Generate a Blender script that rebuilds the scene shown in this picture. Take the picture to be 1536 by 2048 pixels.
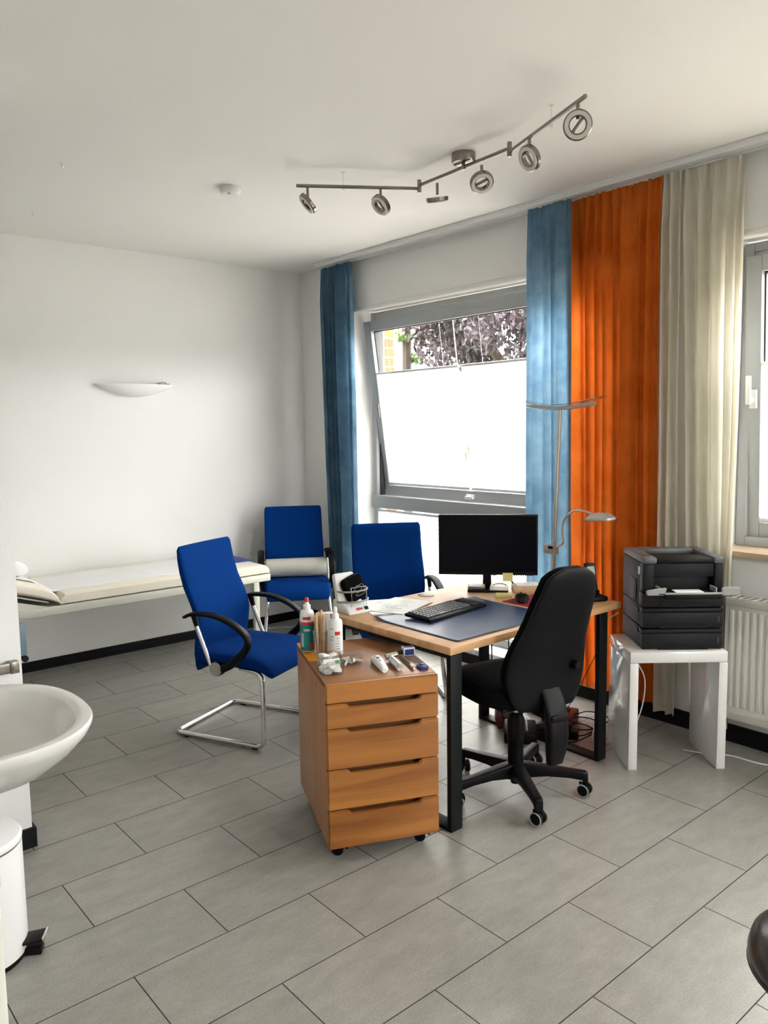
import bpy, bmesh, math, random
from mathutils import Vector, Matrix, Euler
random.seed(7)
PI = math.pi
for o in list(bpy.data.objects): bpy.data.objects.remove(o)
S = bpy.context.scene
COL = S.collection
# ------------------------------------------------------------------ camera
def make_camera():
    f, p, r, yaw, H = 1566.34, 0.105978, -0.0143847, 0.7051808, 1.5296
    cr, sr, cp, sp = math.cos(r), math.sin(r), math.cos(p), math.sin(p)
    cy, sy = math.cos(yaw), math.sin(yaw)
    W = lambda v: Vector((cy*v[0]+sy*v[1], -sy*v[0]+cy*v[1], v[2]))
    rt, up, fw = W((1, 0, 0)), W((0, sp, cp)), W((0, cp, -sp))
    ax = rt*cr + up*sr; ay = up*cr - rt*sr; az = -fw
    cam = bpy.data.cameras.new('camera'); o = bpy.data.objects.new('camera', cam)
    M = Matrix((ax, ay, az)).transposed().to_4x4(); M.translation = Vector((0, 0, H))
    o.matrix_world = M
    cam.sensor_fit = 'VERTICAL'; cam.sensor_height = 36; cam.sensor_width = 27; cam.lens = 36*f/2048
    cam.clip_start = .05; cam.clip_end = 200
    COL.objects.link(o); S.camera = o
make_camera()
S.view_settings.view_transform = 'Standard'; S.view_settings.look = 'None'
S.view_settings.gamma = 1; S.view_settings.use_curve_mapping = False
S.view_settings.exposure = 1.22
SKY = 11.0
w = bpy.data.worlds.new('overcast_sky'); S.world = w; w.use_nodes = True
nt = w.node_tree; bg = nt.nodes['Background']
tc = nt.nodes.new('ShaderNodeTexCoord'); sx = nt.nodes.new('ShaderNodeSeparateXYZ')
rp = nt.nodes.new('ShaderNodeValToRGB')
nt.links.new(tc.outputs['Generated'], sx.inputs[0]); nt.links.new(sx.outputs['Z'], rp.inputs[0])
rp.color_ramp.elements[0].color = (.14, .14, .13, 1); rp.color_ramp.elements[0].position = 0.03
rp.color_ramp.elements[1].color = (.985, .985, .965, 1); rp.color_ramp.elements[1].position = 0.10
nt.links.new(rp.outputs[0], bg.inputs['Color']); bg.inputs['Strength'].default_value = SKY
def portal(name, loc, sy_, sz_, rot=(0, PI/2, 0)):
    l = bpy.data.lights.new(name, 'AREA'); l.shape = 'RECTANGLE'; l.size = sz_; l.size_y = sy_
    l.cycles.is_portal = True
    o = bpy.data.objects.new(name, l); o.location = loc; o.rotation_euler = rot
    COL.objects.link(o)
portal('window_daylight', (4.02, 3.50, 1.25), 2.3, 2.4)
portal('window_daylight', (4.02, .87, 1.67), 1.8, 1.5)
portal('window_daylight', (4.02, -1.20, 1.67), 1.5, 1.5)
portal('window_daylight', (1.9, -2.38, 1.62), 1.5, 0.9, (-PI/2, 0, 0))  # portal for the added window behind the camera
# ------------------------------------------------------------------ materials
def mat(name, col, rough=.5, metal=0, spec=.5, noise=0, nscale=8, bump=0, bscale=60, trans=0, alpha=1, coat=0, col2=None, stretch=None, coords='Object', sheen=0):
    m = bpy.data.materials.new(name); m.use_nodes = True; n = m.node_tree; b = n.nodes['Principled BSDF']
    b.inputs['Base Color'].default_value = (*col, 1); b.inputs['Roughness'].default_value = rough
    b.inputs['Metallic'].default_value = metal; b.inputs['Specular IOR Level'].default_value = spec
    b.inputs['Transmission Weight'].default_value = trans; b.inputs['Alpha'].default_value = alpha
    b.inputs['Coat Weight'].default_value = coat; b.inputs['Sheen Weight'].default_value = sheen
    t = n.nodes.new('ShaderNodeTexCoord'); mp = n.nodes.new('ShaderNodeMapping')
    n.links.new(t.outputs[coords], mp.inputs[0])
    if stretch: mp.inputs['Scale'].default_value = stretch
    if noise or col2:
        nz = n.nodes.new('ShaderNodeTexNoise'); nz.inputs['Scale'].default_value = nscale; nz.inputs['Detail'].default_value = 5
        n.links.new(mp.outputs[0], nz.inputs[0])
        cr = n.nodes.new('ShaderNodeValToRGB'); n.links.new(nz.outputs[0], cr.inputs[0])
        c2 = col2 or tuple(c*(1-noise) for c in col)
        cr.color_ramp.elements[0].position = .35; cr.color_ramp.elements[1].position = .65
        cr.color_ramp.elements[0].color = (*c2, 1); cr.color_ramp.elements[1].color = (*col, 1)
        n.links.new(cr.outputs[0], b.inputs['Base Color'])
    if bump:
        nb = n.nodes.new('ShaderNodeTexNoise'); nb.inputs['Scale'].default_value = bscale; nb.inputs['Detail'].default_value = 3
        n.links.new(mp.outputs[0], nb.inputs[0])
        bp = n.nodes.new('ShaderNodeBump'); bp.inputs['Strength'].default_value = bump; bp.inputs['Distance'].default_value = .002
        n.links.new(nb.outputs[0], bp.inputs['Height']); n.links.new(bp.outputs[0], b.inputs['Normal'])
    return m
def tile_mat():
    m = bpy.data.materials.new('grey_stone_tile'); m.use_nodes = True; n = m.node_tree; b = n.nodes['Principled BSDF']; L = n.links.new
    t = n.nodes.new('ShaderNodeTexCoord'); mp = n.nodes.new('ShaderNodeMapping'); mp.inputs['Location'].default_value = (-.184, -.240, 0)
    L(t.outputs['Object'], mp.inputs[0])
    br = n.nodes.new('ShaderNodeTexBrick'); br.offset = .5; br.offset_frequency = 2
    for k, v in (('Scale', 1), ('Mortar Size', .0019), ('Mortar Smooth', .15), ('Brick Width', .6), ('Row Height', .3), ('Bias', 0)): br.inputs[k].default_value = v
    br.inputs['Color1'].default_value = (.290, .281, .252, 1); br.inputs['Color2'].default_value = (.325, .315, .284, 1)
    br.inputs['Mortar'].default_value = (.035, .028, .024, 1)
    L(mp.outputs[0], br.inputs['Vector'])
    m2 = n.nodes.new('ShaderNodeMapping'); m2.inputs['Scale'].default_value = (5, 11, 5); L(t.outputs['Object'], m2.inputs[0])
    n1 = n.nodes.new('ShaderNodeTexNoise'); n1.inputs['Scale'].default_value = 1.4; n1.inputs['Detail'].default_value = 8; n1.inputs['Roughness'].default_value = .7
    L(m2.outputs[0], n1.inputs[0])
    n2 = n.nodes.new('ShaderNodeTexNoise'); n2.inputs['Scale'].default_value = 160; n2.inputs['Detail'].default_value = 2; L(t.outputs['Object'], n2.inputs[0])
    r1 = n.nodes.new('ShaderNodeMapRange'); r1.inputs['From Min'].default_value = .3; r1.inputs['From Max'].default_value = .7; r1.inputs['To Min'].default_value = .84; r1.inputs['To Max'].default_value = 1.14
    L(n1.outputs[0], r1.inputs[0])
    r2 = n.nodes.new('ShaderNodeMapRange'); r2.inputs['From Min'].default_value = .3; r2.inputs['From Max'].default_value = .7; r2.inputs['To Min'].default_value = .89; r2.inputs['To Max'].default_value = 1.11
    L(n2.outputs[0], r2.inputs[0])
    mu = n.nodes.new('ShaderNodeMath'); mu.operation = 'MULTIPLY'; L(r1.outputs[0], mu.inputs[0]); L(r2.outputs[0], mu.inputs[1])
    vm = n.nodes.new('ShaderNodeVectorMath'); vm.operation = 'SCALE'; L(br.outputs['Color'], vm.inputs[0]); L(mu.outputs[0], vm.inputs['Scale'])
    L(vm.outputs[0], b.inputs['Base Color'])
    rr = n.nodes.new('ShaderNodeMapRange'); rr.inputs['To Min'].default_value = .33; rr.inputs['To Max'].default_value = .8; L(br.outputs['Fac'], rr.inputs[0]); L(rr.outputs[0], b.inputs['Roughness'])
    bp = n.nodes.new('ShaderNodeBump'); bp.inputs['Strength'].default_value = .35; bp.inputs['Distance'].default_value = .002; bp.invert = True
    L(br.outputs['Fac'], bp.inputs['Height']); L(bp.outputs[0], b.inputs['Normal'])
    b.inputs['Specular IOR Level'].default_value = .45
    return m
def wood_mat(name, c1, c2, axis='X', scale=1, rough=.38, planks=0, seed=0):
    m = bpy.data.materials.new(name); m.use_nodes = True; n = m.node_tree; b = n.nodes['Principled BSDF']; L = n.links.new
    t = n.nodes.new('ShaderNodeTexCoord'); mp = n.nodes.new('ShaderNodeMapping')
    s = {'X': (1.2, 14, 14), 'Y': (14, 1.2, 14), 'Z': (14, 14, 1.2)}[axis]
    mp.inputs['Scale'].default_value = tuple(q*scale for q in s); mp.inputs['Location'].default_value = (seed, seed*1.7, seed*.6)
    L(t.outputs['Object'], mp.inputs[0])
    nz = n.nodes.new('ShaderNodeTexNoise'); nz.inputs['Scale'].default_value = 1.3; nz.inputs['Detail'].default_value = 6; nz.inputs['Distortion'].default_value = 1.1
    L(mp.outputs[0], nz.inputs[0])
    cr = n.nodes.new('ShaderNodeValToRGB'); L(nz.outputs[0], cr.inputs[0])
    cr.color_ramp.elements[0].position = .3; cr.color_ramp.elements[1].position = .62
    cr.color_ramp.elements[0].color = (*c2, 1); cr.color_ramp.elements[1].color = (*c1, 1)
    out = cr.outputs[0]
    if planks:
        br = n.nodes.new('ShaderNodeTexBrick'); br.offset = .37
        mb = n.nodes.new('ShaderNodeMapping'); L(t.outputs['Object'], mb.inputs[0])
        if axis == 'Z': mb.inputs['Rotation'].default_value = (0, PI/2, 0) if planks > 0 else (PI/2, 0, PI/2)
        if axis == 'Y': mb.inputs['Rotation'].default_value = (0, 0, PI/2)
        for k, v in (('Scale', 1), ('Mortar Size', .0003), ('Brick Width', .9), ('Row Height', abs(planks)), ('Bias', 0)): br.inputs[k].default_value = v
        br.inputs['Color1'].default_value = (.95, .94, .93, 1); br.inputs['Color2'].default_value = (1.04, 1.04, 1.04, 1); br.inputs['Mortar'].default_value = (.85, .8, .75, 1)
        L(mb.outputs[0], br.inputs['Vector'])
        mx = n.nodes.new('ShaderNodeMix'); mx.data_type = 'RGBA'; mx.blend_type = 'MULTIPLY'; mx.inputs[0].default_value = 1
        L(cr.outputs[0], mx.inputs[6]); L(br.outputs[0], mx.inputs[7]); out = mx.outputs[2]
    L(out, b.inputs['Base Color']); b.inputs['Roughness'].default_value = rough
    return m
def cloth_mat(name, col, col2, tr=.35, trcol=None, nscale=5, weave=0):
    m = bpy.data.materials.new(name); m.use_nodes = True; n = m.node_tree; L = n.links.new
    for q in list(n.nodes):
        if q.type == 'BSDF_PRINCIPLED': n.nodes.remove(q)
    out = n.nodes['Material Output']
    t = n.nodes.new('ShaderNodeTexCoord'); nz = n.nodes.new('ShaderNodeTexNoise'); nz.inputs['Scale'].default_value = nscale; nz.inputs['Detail'].default_value = 7; nz.inputs['Roughness'].default_value = .65
    L(t.outputs['Object'], nz.inputs[0])
    cr = n.nodes.new('ShaderNodeValToRGB'); cr.color_ramp.elements[0].position = .35; cr.color_ramp.elements[1].position = .68
    cr.color_ramp.elements[0].color = (*col, 1); cr.color_ramp.elements[1].color = (*col2, 1); L(nz.outputs[0], cr.inputs[0])
    d = n.nodes.new('ShaderNodeBsdfDiffuse'); tb = n.nodes.new('ShaderNodeBsdfTranslucent'); mx = n.nodes.new('ShaderNodeMixShader')
    L(cr.outputs[0], d.inputs[0])
    if trcol: tb.inputs[0].default_value = (*trcol, 1)
    else: L(cr.outputs[0], tb.inputs[0])
    mx.inputs[0].default_value = tr; L(d.outputs[0], mx.inputs[1]); L(tb.outputs[0], mx.inputs[2]); L(mx.outputs[0], out.inputs[0])
    return m
def glass_mat(name, tint=(1, 1, 1), gloss=.03, rough=.02):
    m = bpy.data.materials.new(name); m.use_nodes = True; n = m.node_tree; L = n.links.new
    for q in list(n.nodes):
        if q.type == 'BSDF_PRINCIPLED': n.nodes.remove(q)
    a = n.nodes.new('ShaderNodeBsdfTransparent'); a.inputs[0].default_value = (*tint, 1)
    g = n.nodes.new('ShaderNodeBsdfGlossy'); g.inputs['Roughness'].default_value = rough
    fr = n.nodes.new('ShaderNodeLayerWeight'); pw = n.nodes.new('ShaderNodeMath'); pw.operation = 'POWER'; pw.inputs[1].default_value = 5; L(fr.outputs['Facing'], pw.inputs[0])
    ad = n.nodes.new('ShaderNodeMath'); ad.operation = 'MULTIPLY_ADD'; ad.inputs[1].default_value = .6; ad.inputs[2].default_value = gloss; L(pw.outputs[0], ad.inputs[0])
    mx = n.nodes.new('ShaderNodeMixShader'); L(ad.outputs[0], mx.inputs[0]); L(a.outputs[0], mx.inputs[1]); L(g.outputs[0], mx.inputs[2])
    L(mx.outputs[0], n.nodes['Material Output'].inputs[0]); return m
def brick_mat():
    m = bpy.data.materials.new('orange_brick'); m.use_nodes = True; n = m.node_tree; b = n.nodes['Principled BSDF']; L = n.links.new
    t = n.nodes.new('ShaderNodeTexCoord'); mp = n.nodes.new('ShaderNodeMapping'); mp.inputs['Rotation'].default_value = (PI/2, 0, 0); L(t.outputs['Object'], mp.inputs[0])
    br = n.nodes.new('ShaderNodeTexBrick')
    for k, v in (('Scale', 1), ('Mortar Size', .006), ('Brick Width', .24), ('Row Height', .083)): br.inputs[k].default_value = v
    br.inputs['Color1'].default_value = (.15, .058, .016, 1); br.inputs['Color2'].default_value = (.10, .04, .014, 1); br.inputs['Mortar'].default_value = (.17, .14, .11, 1)
    L(mp.outputs[0], br.inputs[0]); L(br.outputs[0], b.inputs['Base Color']); b.inputs['Roughness'].default_value = .9; return m
M = {}
M['wall'] = mat('white_wall_paint', (.84, .838, .825), .9, bump=.35, bscale=90)
M['ceil'] = mat('white_ceiling_paint', (.84, .83, .80), .95, bump=.15, bscale=120)
M['tile'] = tile_mat()
M['base'] = mat('black_skirting', (.004, .0045, .006), .5, spec=.2)
M['alu'] = mat('grey_aluminium', (.42, .44, .45), .45, metal=.0, noise=.03)
M['dkframe'] = mat('dark_frame_rubber', (.03, .03, .03), .6)
M['white'] = mat('white_plastic', (.80, .80, .79), .35)
M['whitegloss'] = mat('white_high_gloss', (.80, .79, .77), .06, coat=.6)
M['ceramic'] = mat('white_ceramic', (.74, .73, .70), .22, coat=.15)
M['cream'] = mat('cream_vinyl', (.84, .78, .66), .38, bump=.1, bscale=200)
M['creamframe'] = mat('cream_painted_steel', (.62, .62, .55), .4)
M['paper'] = mat('white_paper', (.85, .85, .84), .7)
M['blue'] = mat('royal_blue_fabric', (.001, .035, .20), .9, noise=.18, nscale=400, bump=.3, bscale=700, spec=.05)
M['black'] = mat('black_plastic', (.003, .003, .004), .45, spec=.18)
M['blackfab'] = mat('black_fabric', (.004, .004, .005), .9, bump=.3, bscale=500, spec=.08)
M['softblack'] = mat('soft_black_rubber', (.015, .015, .016), .6)
M['charcoal'] = mat('charcoal_plastic', (.010, .010, .012), .5, spec=.2)
M['grey'] = mat('light_grey_plastic', (.33, .33, .32), .45)
M['midgrey'] = mat('mid_grey_plastic', (.10, .10, .105), .4)
M['blacksteel'] = mat('black_powdercoated_steel', (.004, .005, .006), .5, spec=.2)
M['chrome'] = mat('chrome', (.75, .75, .76), .08, metal=1)
M['nickel'] = mat('brushed_nickel', (.25, .225, .195), .26, metal=1)
M['satin'] = mat('satin_metal', (.52, .49, .44), .42, metal=.7)
M['silver'] = mat('silver_disc', (.55, .54, .52), .35, metal=.8)
M['steel'] = mat('steel', (.6, .6, .6), .2, metal=1)
M['wood'] = wood_mat('oiled_beech_top', (.70, .43, .22), (.60, .34, .16), 'X', planks=.09)
M['alder'] = wood_mat('alder_front', (.45, .205, .068), (.30, .118, .033), 'X', scale=.7, seed=3)
M['alderside'] = wood_mat('alder_side', (.44, .205, .085), (.36, .155, .060), 'Z', scale=.8, seed=5)
M['aldertop'] = wood_mat('alder_top', (.34, .152, .056), (.27, .115, .038), 'X', scale=.8, seed=8)
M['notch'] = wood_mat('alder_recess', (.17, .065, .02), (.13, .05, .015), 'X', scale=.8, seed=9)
M['screen'] = mat('black_screen', (.002, .002, .004), .3, spec=.12)
M['sill'] = wood_mat('light_oak_sill', (.62, .47, .33), (.52, .38, .25), 'Y')
M['radiator'] = mat('white_radiator_enamel', (.66, .64, .58), .4)
M['bluecurtain'] = cloth_mat('blue_mottled_curtain', (.10, .20, .30), (.19, .31, .42), .42, nscale=7)
M['orangecurtain'] = cloth_mat('orange_curtain', (.62, .125, .013), (.72, .18, .03), .30, nscale=5)
M['creamcurtain'] = cloth_mat('cream_sheer_curtain', (.74, .71, .60), (.80, .77, .67), .45, nscale=6)
M['blind'] = cloth_mat('white_pleated_blind', (.86, .86, .84), (.9, .9, .88), .55, nscale=3)
M['glass'] = glass_mat('window_glass')
M['clear'] = glass_mat('clear_plastic', (.95, .95, .945), .07, .05)
M['lampglass'] = glass_mat('lamp_glass', (.85, .88, .88), .25, .1)
M['frost'] = mat('frosted_diffuser', (.62, .61, .57), .3)
M['pad'] = mat('navy_desk_pad', (.022, .045, .115), .36, noise=.1, nscale=3)
M['red'] = mat('red_plastic', (.55, .02, .02), .4)
M['crimson'] = mat('crimson_mouse_pad', (.25, .008, .03), .6)
M['teal'] = mat('teal_label', (.0, .17, .17), .4)
M['yellow'] = mat('yellow_paper', (.75, .66, .25), .7)
M['orange'] = mat('orange_plastic', (.75, .27, .02), .35)
M['sticks'] = mat('birch_wood', (.62, .42, .25), .65, noise=.15, nscale=40)
M['bluetrim'] = mat('dark_blue_plastic', (.01, .03, .22), .35)
M['bluegrey'] = mat('blue_grey_metal', (.10, .15, .21), .4)
M['brown'] = mat('dark_brown_leather', (.030, .020, .018), .28, bump=.25, bscale=90)
M['greytube'] = mat('grey_rubber_tube', (.25, .24, .22), .5)
M['purple'] = mat('purple_print', (.20, .05, .25), .5)
M['inkblue'] = mat('blue_print', (.15, .30, .6), .5)
M['ink'] = mat('dark_print', (.04, .04, .05), .5)
M['lcd'] = mat('grey_display', (.42, .45, .44), .25)
M['green'] = mat('green_print', (.04, .25, .06), .5)
M['maroon'] = mat('brown_red_plastic', (.10, .025, .018), .35)
M['brick'] = brick_mat()
M['leafpurple'] = mat('copper_beech_leaves', (.075, .052, .066), .5, col2=(.030, .026, .028), nscale=2.5)
M['leafgreen'] = mat('green_leaves', (.10, .19, .03), .6, col2=(.04, .10, .015), nscale=3)
M['bark'] = mat('grey_brown_bark', (.05, .035, .025), .9, noise=.4, nscale=9)
M['paving'] = mat('pale_paving', (.30, .27, .22), .9, noise=.15, nscale=2)
# ------------------------------------------------------------------ mesh helpers
class MB:
    def __init__(s): s.bm = bmesh.new()
    def _merge(s, b, mtx=None):
        if mtx is not None: b.transform(mtx)
        me = bpy.data.meshes.new('t'); b.to_mesh(me); b.free(); s.bm.from_mesh(me); bpy.data.meshes.remove(me)
    def box(s, c, d, bev=0, rot=None, seg=2):
        b = bmesh.new(); bmesh.ops.create_cube(b, size=1); bmesh.ops.scale(b, vec=d, verts=b.verts)
        if bev: bmesh.ops.bevel(b, geom=b.edges[:], offset=min(bev, min(d)*.49), segments=seg, affect='EDGES', profile=.5)
        m = Matrix.Translation(c)
        if rot: m = m @ Euler(rot).to_matrix().to_4x4()
        s._merge(b, m); return s
    def rbox(s, x0, x1, y0, y1, z0, z1, bev=0): return s.box(((x0+x1)/2, (y0+y1)/2, (z0+z1)/2), (x1-x0, y1-y0, z1-z0), bev)
    def cyl(s, a, b_, r, r2=None, seg=20, bev=0):
        a = Vector(a); b_ = Vector(b_); d = b_-a; b = bmesh.new()
        bmesh.ops.create_cone(b, cap_ends=True, segments=seg, radius1=r, radius2=r if r2 is None else r2, depth=d.length)
        if bev:
            ed = [e for e in b.edges if abs(e.verts[0].co.z-e.verts[1].co.z) < 1e-6]
            bmesh.ops.bevel(b, geom=ed, offset=bev, segments=2, affect='EDGES')
        q = Vector((0, 0, 1)).rotation_difference(d.normalized())
        s._merge(b, Matrix.Translation((a+b_)/2) @ q.to_matrix().to_4x4()); return s
    def loft(s, rings, cap=True, closed=False):
        vs = [[s.bm.verts.new(p) for p in r] for r in rings]; n = len(vs[0])
        m = len(vs)
        for i in range(m if closed else m-1):
            A, B = vs[i], vs[(i+1) % m]
            for j in range(n):
                try: s.bm.faces.new((A[j], A[(j+1) % n], B[(j+1) % n], B[j]))
                except ValueError: pass
        if cap and not closed:
            s.bm.faces.new(list(reversed(vs[0]))); s.bm.faces.new(vs[-1])
        return s
    def tube(s, pts, r, seg=10, closed=False):
        pts = [Vector(p) for p in pts]; n = len(pts); rings = []; prev = None
        for i, p in enumerate(pts):
            if closed: t = (pts[(i+1) % n]-pts[i-1])
            else: t = pts[min(i+1, n-1)]-pts[max(i-1, 0)]
            t.normalize()
            if prev is None:
                u = t.cross(Vector((0, 0, 1)))
                if u.length < .1: u = t.cross(Vector((1, 0, 0)))
            else: u = prev - t*prev.dot(t)
            u.normalize(); prev = u; v = t.cross(u)
            rings.append([p + (u*math.cos(a)+v*math.sin(a))*r for a in [2*PI*k/seg for k in range(seg)]])
        return s.loft(rings, closed=closed)
    def lathe(s, prof, seg=32, c=(0, 0, 0)):
        c = Vector(c)
        return s.loft([[c+Vector((r*math.cos(2*PI*k/seg), r*math.sin(2*PI*k/seg), z)) for k in range(seg)] for r, z in prof])
    def prism(s, poly, h, mtx=None, bev=0):
        b = bmesh.new(); vs = [b.verts.new((x, y, 0)) for x, y in poly]; f = b.faces.new(vs)
        r = bmesh.ops.extrude_face_region(b, geom=[f]); bmesh.ops.translate(b, vec=(0, 0, h), verts=[e for e in r['geom'] if isinstance(e, bmesh.types.BMVert)])
        bmesh.ops.recalc_face_normals(b, faces=b.faces)
        if bev: bmesh.ops.bevel(b, geom=[e for e in b.edges if e.calc_face_angle(0) > .3], offset=bev, segments=2, affect='EDGES')
        s._merge(b, mtx); return s
    def grid(s, fn, nu, nv, closed_u=False):
        vs = [[s.bm.verts.new(fn(i/nu, j/nv)) for j in range(nv+1)] for i in range(nu+1)]
        for i in range(nu):
            for j in range(nv): s.bm.faces.new((vs[i][j], vs[i+1][j], vs[i+1][j+1], vs[i][j+1]))
        return s
    def done(s, name, m, parent=None, smooth=True, angle=35):
        bmesh.ops.recalc_face_normals(s.bm, faces=s.bm.faces)
        me = bpy.data.meshes.new(name); s.bm.to_mesh(me); s.bm.free()
        me.materials.append(m if not isinstance(m, str) else M[m])
        if smooth:
            for p in me.polygons: p.use_smooth = True
            me.set_sharp_from_angle(angle=math.radians(angle))
        o = bpy.data.objects.new(name, me); COL.objects.link(o)
        if parent: o.parent = parent
        return o
def smooth_path(pts, n=6):
    pts = [Vector(p) for p in pts]; P = [pts[0]*2-pts[1]]+pts+[pts[-1]*2-pts[-2]]; out = []
    for i in range(1, len(P)-2):
        for k in range(n):
            t = k/n; a, b, c, d = P[i-1], P[i], P[i+1], P[i+2]
            out.append(.5*((2*b)+(c-a)*t+(2*a-5*b+4*c-d)*t*t+(3*b-a-3*c+d)*t**3))
    out.append(pts[-1]); return out
def round_path(pts, r=.04, n=6):
    pts = [Vector(p) for p in pts]; out = [pts[0]]
    for i in range(1, len(pts)-1):
        a, b, c = pts[i-1], pts[i], pts[i+1]; d1 = (a-b).normalized(); d2 = (c-b).normalized()
        rr = min(r, (a-b).length*.45, (c-b).length*.45); p0 = b+d1*rr; p1 = b+d2*rr
        for k in range(n+1):
            t = k/n; out.append(p0*(1-t)**2+b*2*t*(1-t)+p1*t*t)
    out.append(pts[-1]); return out
def sring(c, u, v, a, b, n=28, e=4):
    c, u, v = Vector(c), Vector(u), Vector(v); R = []
    for k in range(n):
        t = 2*PI*k/n; ct, st = math.cos(t), math.sin(t)
        R.append(c+u*(a*math.copysign(abs(ct)**(2/e), ct))+v*(b*math.copysign(abs(st)**(2/e), st)))
    return R
def thing(name, label, cat, loc=(0, 0, 0), rz=0, group=None, kind=None):
    o = bpy.data.objects.new(name, None); o.empty_display_size = .1; COL.objects.link(o)
    o.location = loc; o.rotation_euler = (0, 0, rz)
    if label: o['label'] = label
    if cat: o['category'] = cat
    if group: o['group'] = group
    if kind: o['kind'] = kind
    return o
def tag(o, label, cat, group=None, loc=None, rz=None):
    o['label'] = label; o['category'] = cat
    if group: o['group'] = group
    if loc is not None: o.location = loc
    if rz is not None: o.rotation_euler = (0, 0, rz)
    return o
def struct(o): o['kind'] = 'structure'; return o
def kids(o): return [c for c in bpy.data.objects if c.parent == o]
def dup(o, parent=None):
    c = o.copy(); COL.objects.link(c)
    if parent: c.parent = parent
    for k in kids(o): dup(k, c)
    return c
# ------------------------------------------------------------------ room shell
U = 3.64; CE = 2.75; VL = 5.25; UM = -1.9; VM = -2.2
struct(MB().rbox(UM, 4.0, VM, VL+.2, -.12, 0).done('floor', 'tile', smooth=False))
struct(MB().rbox(UM, 4.0, VM, VL+.2, CE, CE+.15).done('ceiling', 'ceil', smooth=False))
struct(MB().rbox(UM, U, VL, VL+.2, 0, CE).done('wall_left', 'wall', smooth=False))
b = MB()
ops = [(-1.95, -.45, .93, 2.39), (.0, 1.80, .93, 2.39), (2.40, 4.60, .10, 2.40)]
y = VM
for (y0, y1, z0, z1) in ops:
    b.rbox(U, U+.30, y, y0, 0, CE); b.rbox(U, U+.30, y0, y1, 0, z0); b.rbox(U, U+.30, y0, y1, z1, CE); y = y1
b.rbox(U, U+.30, y, VL+.2, 0, CE)
struct(b.done('wall_right', 'wall', smooth=False))
struct(MB().rbox(UM-.15, UM, VM, VL+.2, 0, CE).done('wall_rear', 'wall', smooth=False))
struct(MB().rbox(UM, 1.45, VM-.15, VM, 0, CE).rbox(2.35, U, VM-.15, VM, 0, CE).rbox(1.45, 2.35, VM-.15, VM, 0, .95).rbox(1.45, 2.35, VM-.15, VM, 2.35, CE).done('wall_entrance', 'wall', smooth=False))
wr = thing('window_4', None, None, (1.9, VM-.08, 0), kind='structure')  # unseen window, added behind the camera to brighten left wall and foreground floor
MB().rbox(-.45, -.39, -.03, .03, .95, 2.35).rbox(.39, .45, -.03, .03, .95, 2.35).rbox(-.39, .39, -.03, .03, .95, 1.01).rbox(-.39, .39, -.03, .03, 2.29, 2.35).done('frame', 'alu', wr)
MB().rbox(-.39, .39, -.006, .006, 1.01, 2.29).done('pane', 'glass', wr)
struct(MB().rbox(UM, .79, 2.975, 3.13, 0, CE).done('wall_partition', 'wall', smooth=False))
struct(MB().rbox(UM, U-.012, VL-.012, VL, 0, .065).done('baseboard_left', 'base', smooth=False))
struct(MB().rbox(U-.012, U, VM, 2.40, 0, .085).rbox(U-.012, U, 4.60, VL-.012, 0, .065).rbox(U-.012, U, 2.40, 4.6, 0, .065).done('baseboard_right', 'base', smooth=False))
struct(MB().rbox(UM, .802, 2.963, 2.975, 0, .075).rbox(.79, .802, 2.975, 3.13, 0, .075).done('baseboard_partition', 'base', smooth=False))
# rounded plaster edge / shutter lip above window 1, sill of window 2
struct(MB().cyl((U+.01, 2.40, 2.392), (U+.01, 4.60, 2.392), .022).done('trim_1', 'white'))
struct(MB().rbox(U-.035, 3.84, -.03, 1.83, .905, .935, .004).done('trim_2', 'sill'))
struct(MB().cyl((U+.01, 0, 2.385), (U+.01, 1.80, 2.385), .022).done('trim_3', 'white'))
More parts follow.
